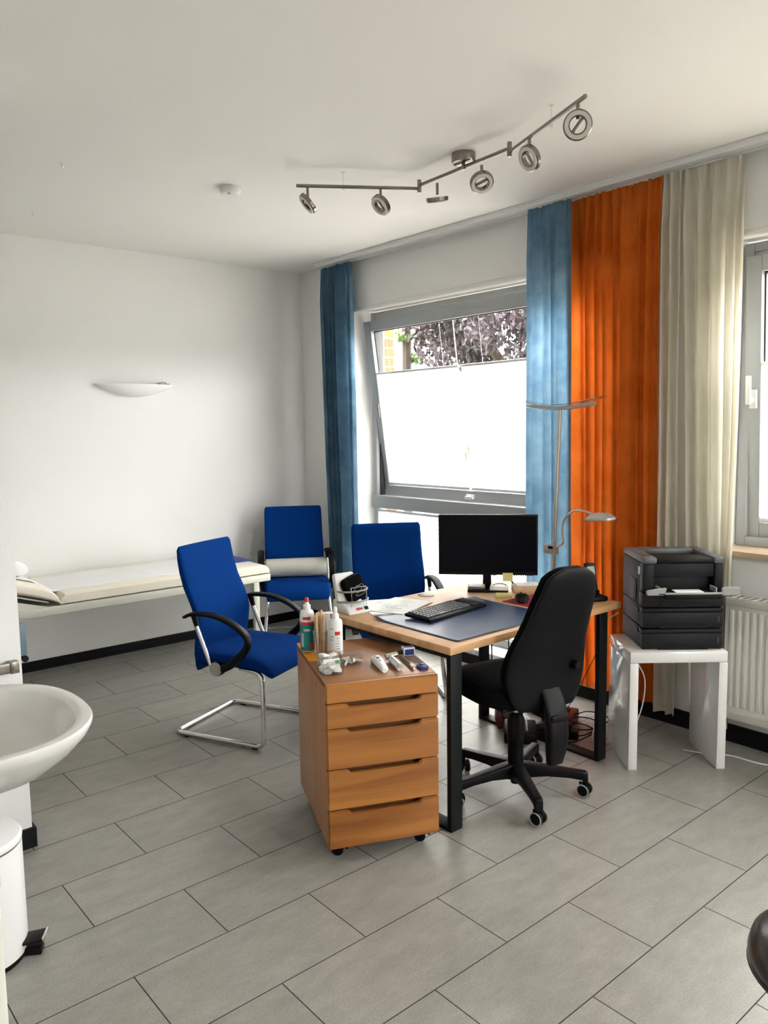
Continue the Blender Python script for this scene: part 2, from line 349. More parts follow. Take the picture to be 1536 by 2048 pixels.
# ------------------------------------------------------------------ windows
def frame_bars(b, u0, u1, v0, v1, z0, z1, w_, bev=.004):
    b.rbox(u0, u1, v0, v0+w_, z0, z1, bev); b.rbox(u0, u1, v1-w_, v1, z0, z1, bev)
    b.rbox(u0, u1, v0+w_, v1-w_, z0, z0+w_, bev); b.rbox(u0, u1, v0+w_, v1-w_, z1-w_, z1, bev)
def make_window(n, v0, v1, z0, z1, zt, lower, tilt, fw=.045, hu=3.83):
    root = thing('window_%d' % n, None, None, (hu, (v0+v1)/2, 0), kind='structure'); vc = (v0+v1)/2
    a, c = v0-vc, v1-vc
    b = MB(); frame_bars(b, -.03, .05, a, c, zt, z1, fw)
    b.rbox(-.028, .05, a+fw, c-fw, z1-fw-.045, z1-fw, .003)
    if lower: frame_bars(b, -.03, .05, a, c, z0, zt, .05); b.rbox(-.045, .05, a, c, zt-.05, zt+.045, .004)
    b.done('frame', 'alu', root)
    g = MB(); g.rbox(.0, .012, a+fw+.002, a+fw+.012, zt+fw, z1-fw-.045); g.rbox(.0, .04, c-fw-.012, c-fw-.002, zt+fw, z1-fw-.045); g.done('seal', 'dkframe', root)
    if lower: MB().rbox(.005, .013, a+.05, c-.05, z0+.05, zt-.05).done('pane', 'glass', root)
    zlo, zhi = zt+fw-.005, z1-fw-.02; zc = (zlo+zhi)/2; h = (zhi-zlo)/2
    sh = thing('sash', None, None, (0, 0, zc)); sh.parent = root; sh.rotation_euler = (0, -tilt, 0)
    sa, sc_ = a+fw-.02, c-fw+.02
    b = MB(); frame_bars(b, -.035, .03, sa, sc_, -h, h, .075); b.rbox(-.028, .02, -.03, .03, -h+.05, h-.05, .003) if False else None
    b.done('sash_frame', 'alu', sh)
    g = MB(); frame_bars(g, -.004, .034, sa+.072, sc_-.072, -h+.072, h-.072, .010, 0); g.done('gasket', 'dkframe', sh)
    MB().rbox(.006, .014, sa+.074, sc_-.074, -h+.074, h-.074).done('pane', 'glass', sh)
    return root, sh, sa, sc_, h, zc, vc
W1 = make_window(1, 2.42, 4.585, .10, 2.385, .985, True, math.radians(8))
W2 = make_window(2, .01, 1.792, .935, 2.375, .935, False, math.radians(3.0))
W3 = make_window(3, -1.94, -.46, .935, 2.375, .935, False, 0)
def sash_blind(W, va, vb, ztop, tilt, label, hu=3.83):
    root_, sh, sa, sc_, h, zc, vc = W
    t = thing('pleated_blind', label, 'blind', (hu, (va+vb)/2, zc), group=None)
    t.rotation_euler = (0, -tilt, 0); wd = (vb-va)/2
    zb = -h+.082; zt_ = ztop; n = int((zt_-zb)/.011)
    b = MB(); N = n*2
    b.grid(lambda i, j: (-.022+(.0045 if round(j*N) % 2 else 0), -wd+i*2*wd, zb+.018+(zt_-zb-.018)*j), 1, N)
    b.done('pleated_fabric', 'blind', t, smooth=False)
    MB().rbox(-.034, -.012, -wd-.004, wd+.004, zt_, zt_+.016, .003).done('top_rail', 'white', t)
    MB().rbox(-.034, -.012, -wd-.004, wd+.004, zb, zb+.018, .003).done('bottom_rail', 'white', t)
    for q in (-.66, .66):
        MB().cyl((-.018, q*wd, zt_+.01), (-.018, q*wd, h-.078), .0012, seg=6).done('tension_cord', 'white', t)
    return t
# sash centre post between the two blinds of window 1
sash_blind(W1, 3.655, W1[6]+W1[3]-.078, .258, math.radians(8), 'white pleated blind on the left half of the tilted window beside the corner curtain')
sash_blind(W1, W1[6]+W1[2]+.078, 3.63, .258, math.radians(8), 'white pleated blind on the right half of the tilted window, reaching behind the blue curtain')
sash_blind(W2, W2[6]+W2[2]+.078, W2[6]+W2[3]-.078, .16, math.radians(3), 'white pleated blind in the window above the radiator')
t = thing('pull_cord', 'thin white blind cord hanging down the middle of the tilted window', 'cord', (3.83, 3.643, W1[5])); t.rotation_euler = (0, -math.radians(8), 0)
MB().tube([(-.045, 0, .56), (-.045, 0, .25)], .0045, 8).tube([(-.045, .0, .25), (-.047, .004, 0), (-.045, 0, -.30)], .002, 6).done('cord', 'white', t)
MB().cyl((-.045, 0, -.36), (-.045, 0, -.30), .006).done('pull', 'white', t)
# lower fixed pane blind
t = thing('pleated_blind', 'white pleated blind closed over the low fixed pane below the tilted window', 'blind', (3.83, 3.50, 0))
b = MB(); N = 120
b.grid(lambda i, j: (-.012+(.0045 if round(j*N) % 2 else 0), -1.02+i*2.04, .17+.735*j), 1, N); b.done('pleated_fabric', 'blind', t, smooth=False)
MB().rbox(-.024, -.002, -1.025, 1.025, .905, .922, .003).done('top_rail', 'white', t)
MB().rbox(-.024, -.002, -1.025, 1.025, .155, .171, .003).done('bottom_rail', 'white', t)
# handles
h = thing('handle', None, None, (-.05, W1[6]*0+.14, -W1[4]+.04)); h.parent = W1[1]
MB().rbox(-.006, .016, -.035, .035, -.014, .014, .004).rbox(-.04, 0, -.01, .01, -.01, .01, .004).rbox(-.045, -.028, -.065, .012, -.011, .011, .006).done('lever', 'white', h)
h = thing('handle', None, None, (-.045, W2[3]-.045, .0)); h.parent = W2[1]
MB().rbox(-.006, .012, -.017, .017, -.04, .05, .004).rbox(-.045, 0, -.01, .01, -.012, .012, .004).rbox(-.06, -.04, -.012, .012, -.02, .115, .006).done('lever', 'white', h)
MB().rbox(-.046, -.03, W1[3]-.07, W1[3]-.045, -.05, .05, .003).done('pivot_plate', 'grey', W1[1])
# ------------------------------------------------------------------ outside
struct(MB().rbox(3.98, 40, -20, 40, -.6, -.45).done('outside_ground', 'paving', smooth=False))
struct(MB().rbox(3.99, 4.69, 5.33, 9, -.45, 5.2).done('wall_outside', 'brick', smooth=False))
def leaves(b, blobs, n, size):
    for _ in range(n):
        c, r = random.choice(blobs); d = Vector([random.gauss(0, 1) for _ in range(3)]).normalized()
        p = Vector(c)+d*r*(random.random()**.35)
        e = Euler((random.uniform(0, 6.3), random.uniform(0, 6.3), random.uniform(0, 6.3))).to_matrix()
        s_ = size*random.uniform(.6, 1.3)
        vs = [b.bm.verts.new(p+e @ Vector(q)*s_) for q in ((-1, 0, 0), (0, -.5, .08), (1, 0, 0), (0, .5, .08))]
        b.bm.faces.new(vs)
def tree(name, label, loc, crown, n, size, leafm, trunk):
    t = thing(name, label, 'tree', loc)
    b = MB(); leaves(b, crown, n, size); b.done('foliage', leafm, t, smooth=False)
    b = MB()
    for pts, r in trunk: b.tube(smooth_path(pts, 3), r, 8)
    b.done('trunk', 'bark', t)
    return t
rng = random.Random(3)
crown = []
for i in range(70):
    a = rng.uniform(0, 2*PI); q = rng.random()**.5; z = rng.uniform(-1, 1)
    crown.append(((math.cos(a)*q*1.95*math.sqrt(1-z*z*.7), math.sin(a)*q*1.95*math.sqrt(1-z*z*.7), 3.9+z*1.75), rng.uniform(.3, .55)))
tree('beech_tree', 'purple-leaved copper beech seen through the upper glass of the tilted window', (9.0, 7.1, -.45), crown, 60000, .05, 'leafpurple',
     [([(0, 0, 0), (.05, .05, 1.5), (0, 0, 3.8)], .16), ([(0, 0, 2), (.6, -.5, 3.2), (1, -.9, 4.2)], .07), ([(0, 0, 2.2), (-.6, .5, 3.2), (-.9, .9, 4.3)], .07)])
cc = [((rng.uniform(-.35, .35)*(1-k/14), rng.uniform(-.35, .35)*(1-k/14), 1.2+k*.32), .15*(1-k/18)) for k in range(14) for _ in range(3)]
tree('conifer_tree', 'slim green conifer outside beside the orange brick wall', (8.72, 9.62, -.45), cc, 2200, .05, 'leafgreen', [([(0, 0, 0), (0, 0, 3), (0, 0, 5.5)], .08)])
cc = [((rng.uniform(-.6, .6), rng.uniform(-.6, .6), rng.uniform(.6, 2.5)), .4) for k in range(16)]
tree('garden_shrub', 'bright green shrub outside below the copper beech, beside the blue curtain', (6.95, 5.25, -.45), cc, 3000, .045, 'leafgreen', [([(0, 0, 0), (0, .05, .8), (0, 0, 1.6)], .04)])
# ------------------------------------------------------------------ curtains and rail
t = thing('curtain_rail', 'white double curtain rail under the ceiling along the window wall', 'curtain rail', (3.55, 1.6, 0))
MB().rbox(-.062, .045, -3.4, 3.26, 2.730, 2.75, .003).done('rail', 'white', t)
MB().rbox(-.064, -.056, -3.4, 3.26, 2.718, 2.732, .002).rbox(.03, .036, -3.4, 3.26, 2.720, 2.732).done('lip', 'white', t)
def curtain(name, label, mname, v0, v1, zb, zt, folds, amp, u, seed, lean=0, vb=None, hem=None):
    rg = random.Random(seed); ks = sorted([rg.random() for _ in range(folds-1)]); 
    edges = [0]+[(.55*ks[i]+.45*(i+1)/folds) for i in range(folds-1)]+[1]
    amps = [rg.uniform(.55, 1.15) for _ in range(folds)]
    vb = vb or (v0, v1)
    def fn(i, j):
        s_ = i
        k = max(q for q in range(folds) if edges[q] <= s_+1e-9) if s_ < 1 else folds-1
        lt = (s_-edges[k])/(edges[k+1]-edges[k])
        zrel = j
        gath = min(1, (1-zrel)/.10)
        d = -math.cos(lt*2*PI)*amps[k]*amp*(.35+.65*gath)
        d += .25*amp*math.sin(s_*folds*13+seed)*(1-gath)**1.5
        d += .18*amp*math.sin(s_*9+zrel*3.3+seed)
        a = v0+(v1-v0)*s_; b_ = vb[0]+(vb[1]-vb[0])*s_
        sway = 1-(zrel)
        y_ = a*(1-sway)+b_*sway + .008*math.sin(zrel*7+s_*6+seed)*sway - .25*amp*math.sin(lt*2*PI)*gath
        z_ = zb+(zt-zb)*zrel
        if zrel > .99: z_ -= .003*(1+math.sin(s_*folds*9))
        return (u+d, y_, z_)
    b = MB(); b.grid(fn, folds*14, 60)
    t = thing(name, label, 'curtain', (0, 0, 0))
    o = b.done('fabric', mname, t)
    return t
curtain('curtain', 'blue curtain hanging alone at the corner, left of the tilted window', 'bluecurtain', 4.495, 4.84, .06, 2.719, 8, .028, 3.545, 5, vb=(4.455, 4.775))
curtain('curtain', 'blue curtain between the tilted window and the orange curtain', 'bluecurtain', 2.580, 2.870, .06, 2.719, 5, .016, 3.520, 11, vb=(2.535, 2.862))
curtain('curtain', 'orange curtain with deep folds behind the printer and office chair', 'orangecurtain', 2.088, 2.635, .10, 2.719, 9, .026, 3.568, 21, vb=(2.065, 2.575))
curtain('curtain', 'narrow cream curtain panel hanging directly beside the orange curtain', 'creamcurtain', 1.985, 2.080, .075, 2.719, 2, .022, 3.560, 33, vb=(1.950, 2.052))
curtain('curtain', 'wide cream sheer curtain panel beside the right window', 'creamcurtain', 1.695, 1.985, .08, 2.719, 5, .026, 3.575, 31, vb=(1.70, 1.88))
# ------------------------------------------------------------------ radiator
t = thing('radiator', 'white panel radiator with grille top under the right window', 'radiator', (3.55, 0, 0))
ra, rb = .15, 1.685
b = MB(); b.rbox(-.05, -.044, ra, rb, .20, .70, 0)
n = 46
for i in range(n):
    v = ra+.03+(rb-ra-.06)*i/(n-1); b.rbox(-.0535, -.046, v-.010, v+.010, .225, .68, .005)
b.done('front_panel', 'radiator', t)
MB().rbox(-.058, -.042, ra, rb, .70, .728, .004).done('edge_rail', 'radiator', t); MB().rbox(-.058, -.042, ra, rb, .165, .20, .004).done('edge_rail', 'radiator', t)
MB().rbox(.035, .045, ra, rb, .165, .728, .003).rbox(-.045, .04, ra, ra+.006, .165, .728).rbox(-.045, .04, rb-.006, rb, .165, .728).done('back_panel', 'radiator', t)
b = MB()
b.rbox(-.052, -.046, ra, rb, .728, .736); b.rbox(.036, .042, ra, rb, .728, .736)
k = ra+.01
while k < rb-.01:
    b.rbox(-.048, .04, k, k+.008, .730, .737); k += .034
b.done('top_grille', 'radiator', t)
for q_ in ((ra+.2, .3), (rb-.24, .3), (rb-.24, .6)): MB().rbox(.045, .09, q_[0], q_[0]+.04, q_[1], q_[1]+.04).done('wall_bracket', 'radiator', t)
# ------------------------------------------------------------------ track light
def track_light():
    Z = 2.688
    P = [(2.193, 3.183), (2.688, 2.860), (2.643, 2.258), (2.42, 1.722)]
    t = thing('ceiling_track_light', 'brushed nickel zigzag ceiling track light with six ring spots', 'ceiling light', (2.66, 2.54, 2.75))
    lo = lambda x, y, z: (x-2.66, y-2.54, z-2.75)
    j1, j2 = P[1], P[2]
    MB().lathe([(.0, -.042), (.05, -.042), (.054, -.036), (.054, 0), (0, 0)], 32).done('ceiling_rose', 'nickel', t)
    MB().cyl((0, 0, -.07), (0, 0, -.03), .008).done('stem', 'nickel', t)
    for (a, c, za, zc) in ((P[0], P[1], Z-.01, Z-.01), (P[1], P[2], Z+.005, Z+.005), (P[2], P[3], Z-.01, Z-.01)):
        MB().cyl(lo(*a, za), lo(*c, zc), .008, seg=14, bev=.001).done('rail', 'nickel', t)
    for q in (j1, j2): MB().cyl(lo(*q, Z-.03), lo(*q, Z+.03), .010).done('joint', 'nickel', t)
    for (x, y) in ((2.384, 3.065), (2.53, 1.955)):
        MB().cyl(lo(x, y, Z), lo(x, y, 2.745), .0025, seg=6).cyl(lo(x, y, Z-.022), lo(x, y, Z-.004), .006).rbox(*[v for v in (x-2.668, x-2.652, y-2.548, y-2.532)], -.006, 0).done('support_wire', 'clear', t)
    def lerp(a, c, s): return (a[0]+(c[0]-a[0])*s, a[1]+(c[1]-a[1])*s)
    # position on rail, axis normal direction of ring (world)
    spots = [(lerp(P[0], P[1], .09), (-.65, .35, -.67)), (lerp(P[0], P[1], .68), (-.75, .05, -.65)), (lerp(P[1], P[2], .22), (.25, .15, -.95)),
             (lerp(P[1], P[2], .72), (-.35, -.55, -.75)), (lerp(P[2], P[3], .30), (-.85, .15, -.50)), (lerp(P[2], P[3], .915), (-.80, -.62, -.30))]
    for (x, y), nrm in spots:
        nv = Vector(nrm).normalized(); top = Z-.018
        s = thing('spot', None, None, lo(x, y, top-.05)); s.parent = t
        MB().cyl((0, 0, 0), (0, 0, .05), .0065, seg=10).done('holder', 'nickel', s)
        q = Vector((0, 0, 1)).rotation_difference(nv).to_matrix().to_4x4()
        off = Vector((0, 0, -.022)); 
        mt = Matrix.Translation(off) @ q
        R, r = .052, .028
        b = MB(); rings = []
        for k in range(36):
            a = 2*PI*k/36; d = Vector((math.cos(a), math.sin(a), 0)); zz = Vector((0, 0, 1))
            rings.append([mt @ (d*rr+zz*z_) for rr, z_ in ((R, -.009), (R, .006), (R-.004, .010), (r+.003, .010), (r, .007), (r, -.009))])
        b.loft(rings, closed=True); b.done('ring', 'nickel', s)
        b = MB(); rings = []
        for k in range(36):
            a = 2*PI*k/36; d = Vector((math.cos(a), math.sin(a), 0)); zz = Vector((0, 0, 1))
            rings.append([mt @ (d*rr+zz*z_) for rr, z_ in ((R-.005, .009), (R-.006, .014), (r+.006, .014), (r+.004, .009))])
        b.loft(rings, closed=True); b.done('diffuser', 'frost', s)
        MB().cyl(mt @ Vector((-.034, 0, -.002)), mt @ Vector((.034, 0, -.002)), .006, seg=10).done('cross_bar', 'nickel', s)
track_light()
t = thing('smoke_detector', 'round white smoke detector on the ceiling left of the track light', 'smoke detector', (2.085, 3.61, 2.75))
MB().lathe([(0, -.036), (.042, -.036), (.05, -.030), (.053, -.014), (.053, -.006), (.049, -.004), (.049, 0), (0, 0)], 36).done('housing', 'white', t)
MB().lathe([(0, -.040), (.007, -.039), (.008, -.035), (0, -.035)], 14, (-.02, -.02, 0)).done('test_button', 'grey', t)
for (x, y, lb) in ((1.30, 3.75, 'tiny metal hook in the ceiling above the partition, nearer the camera'), (1.44, 4.65, 'tiny metal hook in the ceiling close to the far wall')):
    tag(MB().tube([(0, 0, 0), (0, 0, -.012), (.006, 0, -.02), (.012, 0, -.014)], .0018, 6).done('ceiling_hook', 'steel'), lb, 'hook', loc=(x, y, 2.75))
# wall lamp
t = thing('wall_lamp', 'white half-moon uplighter on the left wall above the couch', 'wall lamp', (2.235, 5.25, 1.855))
def wl(i, j):
    x = -1+2*i; a = j*PI/2; R_ = math.sqrt(max(0, 1-abs(x)**2.0)); dep = .105*R_**1.0; hh = .083*(1-x*x)
    return (x*.29, -dep*math.cos(a)**.8 if a < PI/2-1e-6 else 0, -hh*math.sin(a))
b = MB(); b.grid(wl, 40, 12); b.done('shade', 'wall', t)
MB().rbox(-.05, .05, -.05, 0, -.05, -.02, .003).done('lamp_holder', 'grey', t)
def crumple(name, label, cat, loc, sx_, sy_, sz_, m, seed, n=26, rough=.5):
    rg = random.Random(seed); b = bmesh.new(); bmesh.ops.create_icosphere(b, subdivisions=3, radius=1)
    for v in b.verts:
        k = 1+rg.uniform(-rough, rough)*.5; v.co = Vector((v.co.x*sx_*k, v.co.y*sy_*k, max(-.6, v.co.z)*sz_*k))
    q = MB(); q._merge(b); o = q.done(name, m, smooth=False); tag(o, label, cat, loc=loc); return o
crumple('crumpled_film', 'crumpled clear plastic lying on the right end of the wall uplighter', 'plastic film', (2.43, 5.215, 1.862), .045, .025, .014, 'lampglass', 4)
# ------------------------------------------------------------------ examination couch
t = thing('examination_couch', 'cream vinyl examination couch with raised head end along the left wall', 'couch', (2.81, 4.85, 0))
fx = lambda u: u-2.81
b = MB()
b.rbox(fx(.87), 0, -.35, -.32, .515, .562, .003).rbox(fx(.87), 0, .32, .35, .515, .562, .003).rbox(-.03, 0, -.32, .32, .515, .562, .003).rbox(fx(.87), fx(.90), -.32, .32, .515, .562, .003)
b.rbox(fx(.90), -.03, -.32, .32, .553, .561)
b.done('frame', 'creamframe', t)
for (x, y) in ((-.11, -.335), (-.11, .335), (fx(1.0), -.335), (fx(1.0), .335)): MB().rbox(x-.02, x+.02, y-.014, y+.014, .012, .53, .002).done('leg', 'creamframe', t)
for (x, y) in ((-.11, -.335), (-.11, .335), (fx(1.0), -.335), (fx(1.0), .335)): MB().cyl((x, y, 0), (x, y, .014), .014).done('foot', 'black', t)
b = MB(); rings = []
for i, x in enumerate([fx(1.425), fx(1.43), fx(1.45), fx(1.6), fx(2.2), -.06, -.02, -.003]):
    k = [.35, .7, 1, 1, 1, 1, .85, .5][i]
    rings.append(sring((x, 0, .562+.033*k), (0, 1, 0), (0, 0, 1), .350*(.985 if k < 1 else 1), .033*k, 40, 9))
b.loft(rings); b.done('mattress', 'cream', t)
hp = thing('head_section', None, None, (fx(1.42), 0, .564)); hp.parent = t; hp.rotation_euler = (0, math.radians(18), 0)
b = MB(); rings = []
for i, x in enumerate([-.0, -.015, -.06, -.12, -.25, -.45, -.54, -.56]):
    k = [.15, .5, .85, 1, 1, 1, .9, .5][i]; rings.append(sring((x, 0, .004+.044*k), (0, 1, 0), (0, 0, 1), .347, .044*k, 36, 4))
b.loft(rings); b.done('head_cushion', 'cream', hp)
MB().rbox(-.54, -.06, -.33, .33, -.001, .006).done('support_board', 'creamframe', hp)
b = MB()
b.prism([(fx(1.36), .562), (fx(.92), .562), (fx(.92), .69)], .012, Matrix.Translation((0, -.325, 0)) @ Matrix.Rotation(PI/2, 4, 'X'))
b.done('side_support', 'creamframe', t)
# paper sheet on couch
def sheet(i, j):
    u_ = .98+i*(2.60-.98); y_ = 4.605+.52*j
    if u_ > 1.42: z = .6300+.002*math.sin(u_*9+j*4)+.0015*abs(math.sin(u_*22))
    else: z = .6300+(1.42-u_)*math.tan(math.radians(18))*1.0+.038*min(1, (1.42-u_)/.12)
    for uf in (1.72, 2.04, 2.32):
        z += .004*math.exp(-((u_-uf+.1*(j-.5))/.012)**2)
    edge = max(0, (abs(j-.5)-.44)/.06); z -= .003*edge
    return (u_, y_, z)
b = MB(); b.grid(sheet, 130, 12); o = b.done('couch_paper', 'paper'); tag(o, 'white paper cover with crosswise folds spread over the couch', 'paper cover')
sd = o.modifiers.new('s', 'SOLIDIFY'); sd.thickness = .0015
t = thing('neck_pillow', 'small white rounded pillow at the head end of the couch', 'pillow', (1.235, 4.87, .728)); t.rotation_euler = (0, math.radians(18), 0)
b = MB(); b.loft([sring((0, y_, .042), (1, 0, 0), (0, 0, 1), .075*k, .042*k, 24, 2.2) for y_, k in ((-.19, .5), (-.18, .85), (-.15, 1), (.15, 1), (.18, .85), (.19, .5))]); b.done('pillow_cover', 'paper', t)
b = MB(); b.rbox(2.44, 2.795, 4.70, 5.12, .6285, .6325, .002); o = b.done('foot_mat', 'bluetrim'); tag(o, 'thin dark blue mat on the foot end of the couch', 'mat')
# ------------------------------------------------------------------ blue cantilever chairs
def make_chair(label):
    t = thing('cantilever_chair', label, 'chair', group=None)
    # backrest
    prof = [(-.160, .335, .40, .024), (-.162, .36, .41, .034), (-.158, .44, .42, .044), (-.146, .52, .43, .048), (-.142, .58, .435, .048), (-.150, .63, .435, .048), (-.170, .68, .435, .048), (-.207, .755, .432, .048), (-.230, .83, .43, .046), (-.241, .89, .43, .042), (-.247, .94, .425, .034), (-.249, .957, .405, .014)]
    b = MB(); rings = []
    for i, (x, z, w_, th) in enumerate(prof):
        a = prof[max(i-1, 0)]; c = prof[min(i+1, len(prof)-1)]; tg = Vector((c[0]-a[0], 0, c[1]-a[1])).normalized(); nr = Vector((tg.z, 0, -tg.x))
        rg_ = sring((x, 0, z), (0, 1, 0), nr, w_/2, th/2, 40, 5)
        rings.append([Vector((p.x-.10*p.y*p.y*0+.018*(2*p.y/w_)**2*.6, p.y, p.z)) for p in rg_])
    b.loft(rings); b.done('backrest', 'blue', t)
    prof = [(-.168, .414, .40, .05), (-.15, .415, .44, .070), (-.08, .416, .46, .074), (.05, .416, .47, .074), (.15, .416, .475, .074), (.20, .414, .47, .072), (.238, .404, .462, .070), (.268, .385, .45, .062), (.290, .362, .435, .044), (.298, .348, .41, .020)]
    b = MB(); rings = []
    tgs = []
    for i, (x, z, w_, th) in enumerate(prof):
        a = prof[max(i-1, 0)]; c = prof[min(i+1, len(prof)-1)]; tg = Vector((c[0]-a[0], 0, c[1]-a[1])).normalized(); nr = Vector((-tg.z, 0, tg.x))
        rings.append(sring((x, 0, z), (0, 1, 0), nr, w_/2, th/2, 40, 5))
    b.loft(rings); b.done('seat', 'blue', t)
    MB().rbox(-.14, .20, -.17, .17, .362, .380, .004).done('seat_shell', 'black', t)
    pts = round_path([(.10, -.19, .372), (.243, -.212, .366), (.268, -.247, .0145), (-.268, -.247, .0145), (-.268, .247, .0145), (.268, .247, .0145), (.243, .212, .366), (.10, .19, .372)], .05, 7)
    MB().tube(pts, .0125, 12).done('sled_frame', 'chrome', t)
    for x in (-.2, .215):
        for y_ in (-.247, .247): MB().rbox(x-.015, x+.015, y_-.009, y_+.009, 0, .006, .001).done('floor_glide', 'black', t)
    for s_ in (-1, 1):
        path = smooth_path([(-.185, .245, .612), (-.15, .246, .630), (-.09, .248, .640), (0, .25, .638), (.09, .252, .615), (.16, .253, .580), (.192, .252, .545), (.190, .25, .505), (.160, .248, .465), (.115, .245, .425), (.07, .240, .392), (.01, .236, .368), (-.03, .234, .372)], 4)
        n = len(path); rings = []
        for i, p_ in enumerate(path):
            tg = (path[min(i+1, n-1)]-path[max(i-1, 0)]).normalized(); k = i/(n-1)
            wy = .024 if k < .5 else .021; th = .0085 if k < .1 else (.011 if k < .5 else .011+.009*min(1, (k-.5)/.2)); 
            if i == 0: wy *= .5; th *= .4
            nr = Vector((0, 1, 0)).cross(tg).normalized()
            rings.append([Vector((q.x, q.y*s_, q.z)) for q in sring(p_, (0, 1, 0), nr, wy, th, 14, 3)])
        a_ = MB().loft(rings).done('armrest', 'black', t)
        MB().cyl((-.128, .243*s_, .630), (-.110, .243*s_, .575), .016, .012, 14).done('arm_socket', 'black', a_)
        MB().cyl((-.125, .243*s_, .60), (-.035, .243*s_, .385), .0105, seg=14).done('arm_tube', 'chrome', a_)
        MB().cyl((.0, .215*s_, .372), (.0, .250*s_, .372), .037, seg=28, bev=.003).done('hub', 'black', a_)
        MB().cyl((.0, .250*s_, .372), (.0, .262*s_, .372), .036, .033, seg=28, bev=.004).done('hub_cap', 'silver', a_)
        MB().cyl((.0, .15*s_, .372), (.0, .22*s_, .372), .012).done('arm_mount', 'black', a_)
    return t
cA = make_chair('blue chair with chrome sled base standing free left of the drawer cabinet')
cB = dup(cA); cB['label'] = 'blue chair in the far corner with a cream roll lying on its seat'
cC = dup(cA); cC['label'] = 'blue chair behind the desk, left of the monitor'
for o, x, y_, a in ((cA, 2.010, 3.483, -65.5), (cB, 3.175, 4.735, -121), (cC, 2.960, 3.400, -120.5)):
    o.location = (x, y_, 0); o.rotation_euler = (0, 0, math.radians(a))
# cream roll on chair B
t = thing('bolster_roll', 'cream cylindrical bolster lying on the seat of the corner chair', 'bolster')
t.location = cB.matrix_basis @ Vector((-.052, .0, .453+.068)); t.rotation_euler = (0, 0, math.radians(-121))
MB().cyl((0, -.225, 0), (0, .225, 0), .068, seg=36, bev=.012).done('cover', 'creamframe', t)
MB().cyl((0, -.228, 0), (0, -.222, 0), .045, seg=30).cyl((0, .222, 0), (0, .228, 0), .045, seg=30).done('end_panel', 'creamframe', t)
# ------------------------------------------------------------------ desk
DX0, DX1, DY0, DY1 = 2.012, 3.13, 1.996, 2.790
t = thing('desk', 'wooden desk with light wood top on black steel loop legs', 'desk', (DX0, DY0, 0))
MB().rbox(0, DX1-DX0, 0, DY1-DY0, .690, .72, .003).done('tabletop', 'wood', t)
for x in (.0, .950):
    l = thing('leg_frame', None, None, (x, 0, 0)); l.parent = t
    MB().rbox(0, .06, .0, .022, 0, .690, .001).done('leg', 'blacksteel', l)
    MB().rbox(0, .06, .715, .737, 0, .690, .001).done('leg', 'blacksteel', l)
    MB().rbox(0, .06, .022, .715, 0, .014, .001).done('foot_rail', 'blacksteel', l)
    MB().rbox(0, .06, .022, .715, .676, .690, .001).done('top_rail', 'blacksteel', l)
MB().rbox(.06, .95, .66, .70, .665, .688, .001).done('cross_rail', 'blacksteel', t)
# desk pad
b = MB()
def padf(i, j):
    x = 2.085+.62*i; y_ = 2.030+.50*j
    z = .7215+.010*math.exp(-((i-.02)**2+(j-1)**2)/.01)*1.0+.006*math.exp(-((i-1)**2+(j-1)**2)/.006)+.004*math.exp(-((j-0)/.06)**2)*(.5+.5*math.sin(i*7))
    return (x, y_, z)
b.grid(padf, 40, 32); o = b.done('desk_pad', 'pad'); sd = o.modifiers.new('s', 'SOLIDIFY'); sd.thickness = .0018; sd.offset = 1
tag(o, 'dark blue flexible desk pad under the keyboard', 'desk pad')
o.rotation_euler = (0, 0, 0)
# keyboard
kd = (2.392, 2.395); ka = math.atan2(-.100, .395)
t = thing('keyboard', 'black computer keyboard lying on the blue desk pad', 'keyboard', (kd[0], kd[1], .7265), math.radians(6.5))
MB().box((0, 0, .009), (.40, .145, .016), .006, (math.radians(3), 0, 0)).done('case', 'black', t)
kx, kyy = .0170, .0185
kb = MB().box((0, 0, 0), (.0148, .0150, .007), .0025).done('key', 'midgrey', t); first = True
for r_ in range(6):
    for c_ in range(16):
        x = -.182+c_*.0185; y_ = .052-r_*.0195
        if r_ == 5 and 3 < c_ < 9:
            continue
        z = .0205+y_*math.tan(math.radians(3))
        if first: o = kb; first = False
        else: o = kb.copy(); COL.objects.link(o); o.parent = t
        o.location = (x, y_, z)
MB().box((-.182+6*.0185, .052-5*.0195, .018), (.09, .0150, .007), .0025).done('space_bar', 'midgrey', t)
MB().box((.155, 0, .019), (.07, .115, .005), .002, (math.radians(3), 0, 0)).done('touch_area', 'charcoal', t)
# monitor (faces the camera side)
mo = thing('monitor', 'black flat screen monitor on a stand at the back of the desk', 'monitor', (2.885, 2.598, .72), math.radians(42.0-90))
MB().box((0, 0, .230), (.488, .024, .302), .004).done('bezel', 'black', mo)
MB().box((0, -.0125, .236), (.472, .002, .276), 0).done('screen', 'screen', mo)
MB().box((0, .03, .225), (.30, .04, .17), .015).done('rear_housing', 'black', mo)
MB().box((-.004, .035, .09), (.042, .018, .17), .004).done('stand', 'black', mo)
MB().box((.0, .02, .006), (.20, .17, .011), .004).done('base', 'black', mo)
b = MB()
for i in range(9): b.box((.13+.011*i, -.003, .0775), (.006, .014, .004), .001)
b.done('buttons', 'black', mo)
def on_mon(x, y_, z): return Vector((2.885, 2.598, .72))+Euler((0, 0, math.radians(-48))).to_matrix() @ Vector((x, y_, z))
tag(MB().box((0, 0, 0), (.050, .0015, .042), 0).done('sticky_note', 'yellow', smooth=False), 'yellow sticky note stuck to the lower edge of the monitor', 'sticky note', loc=on_mon(.098, -.0145, .070), rz=math.radians(-48))
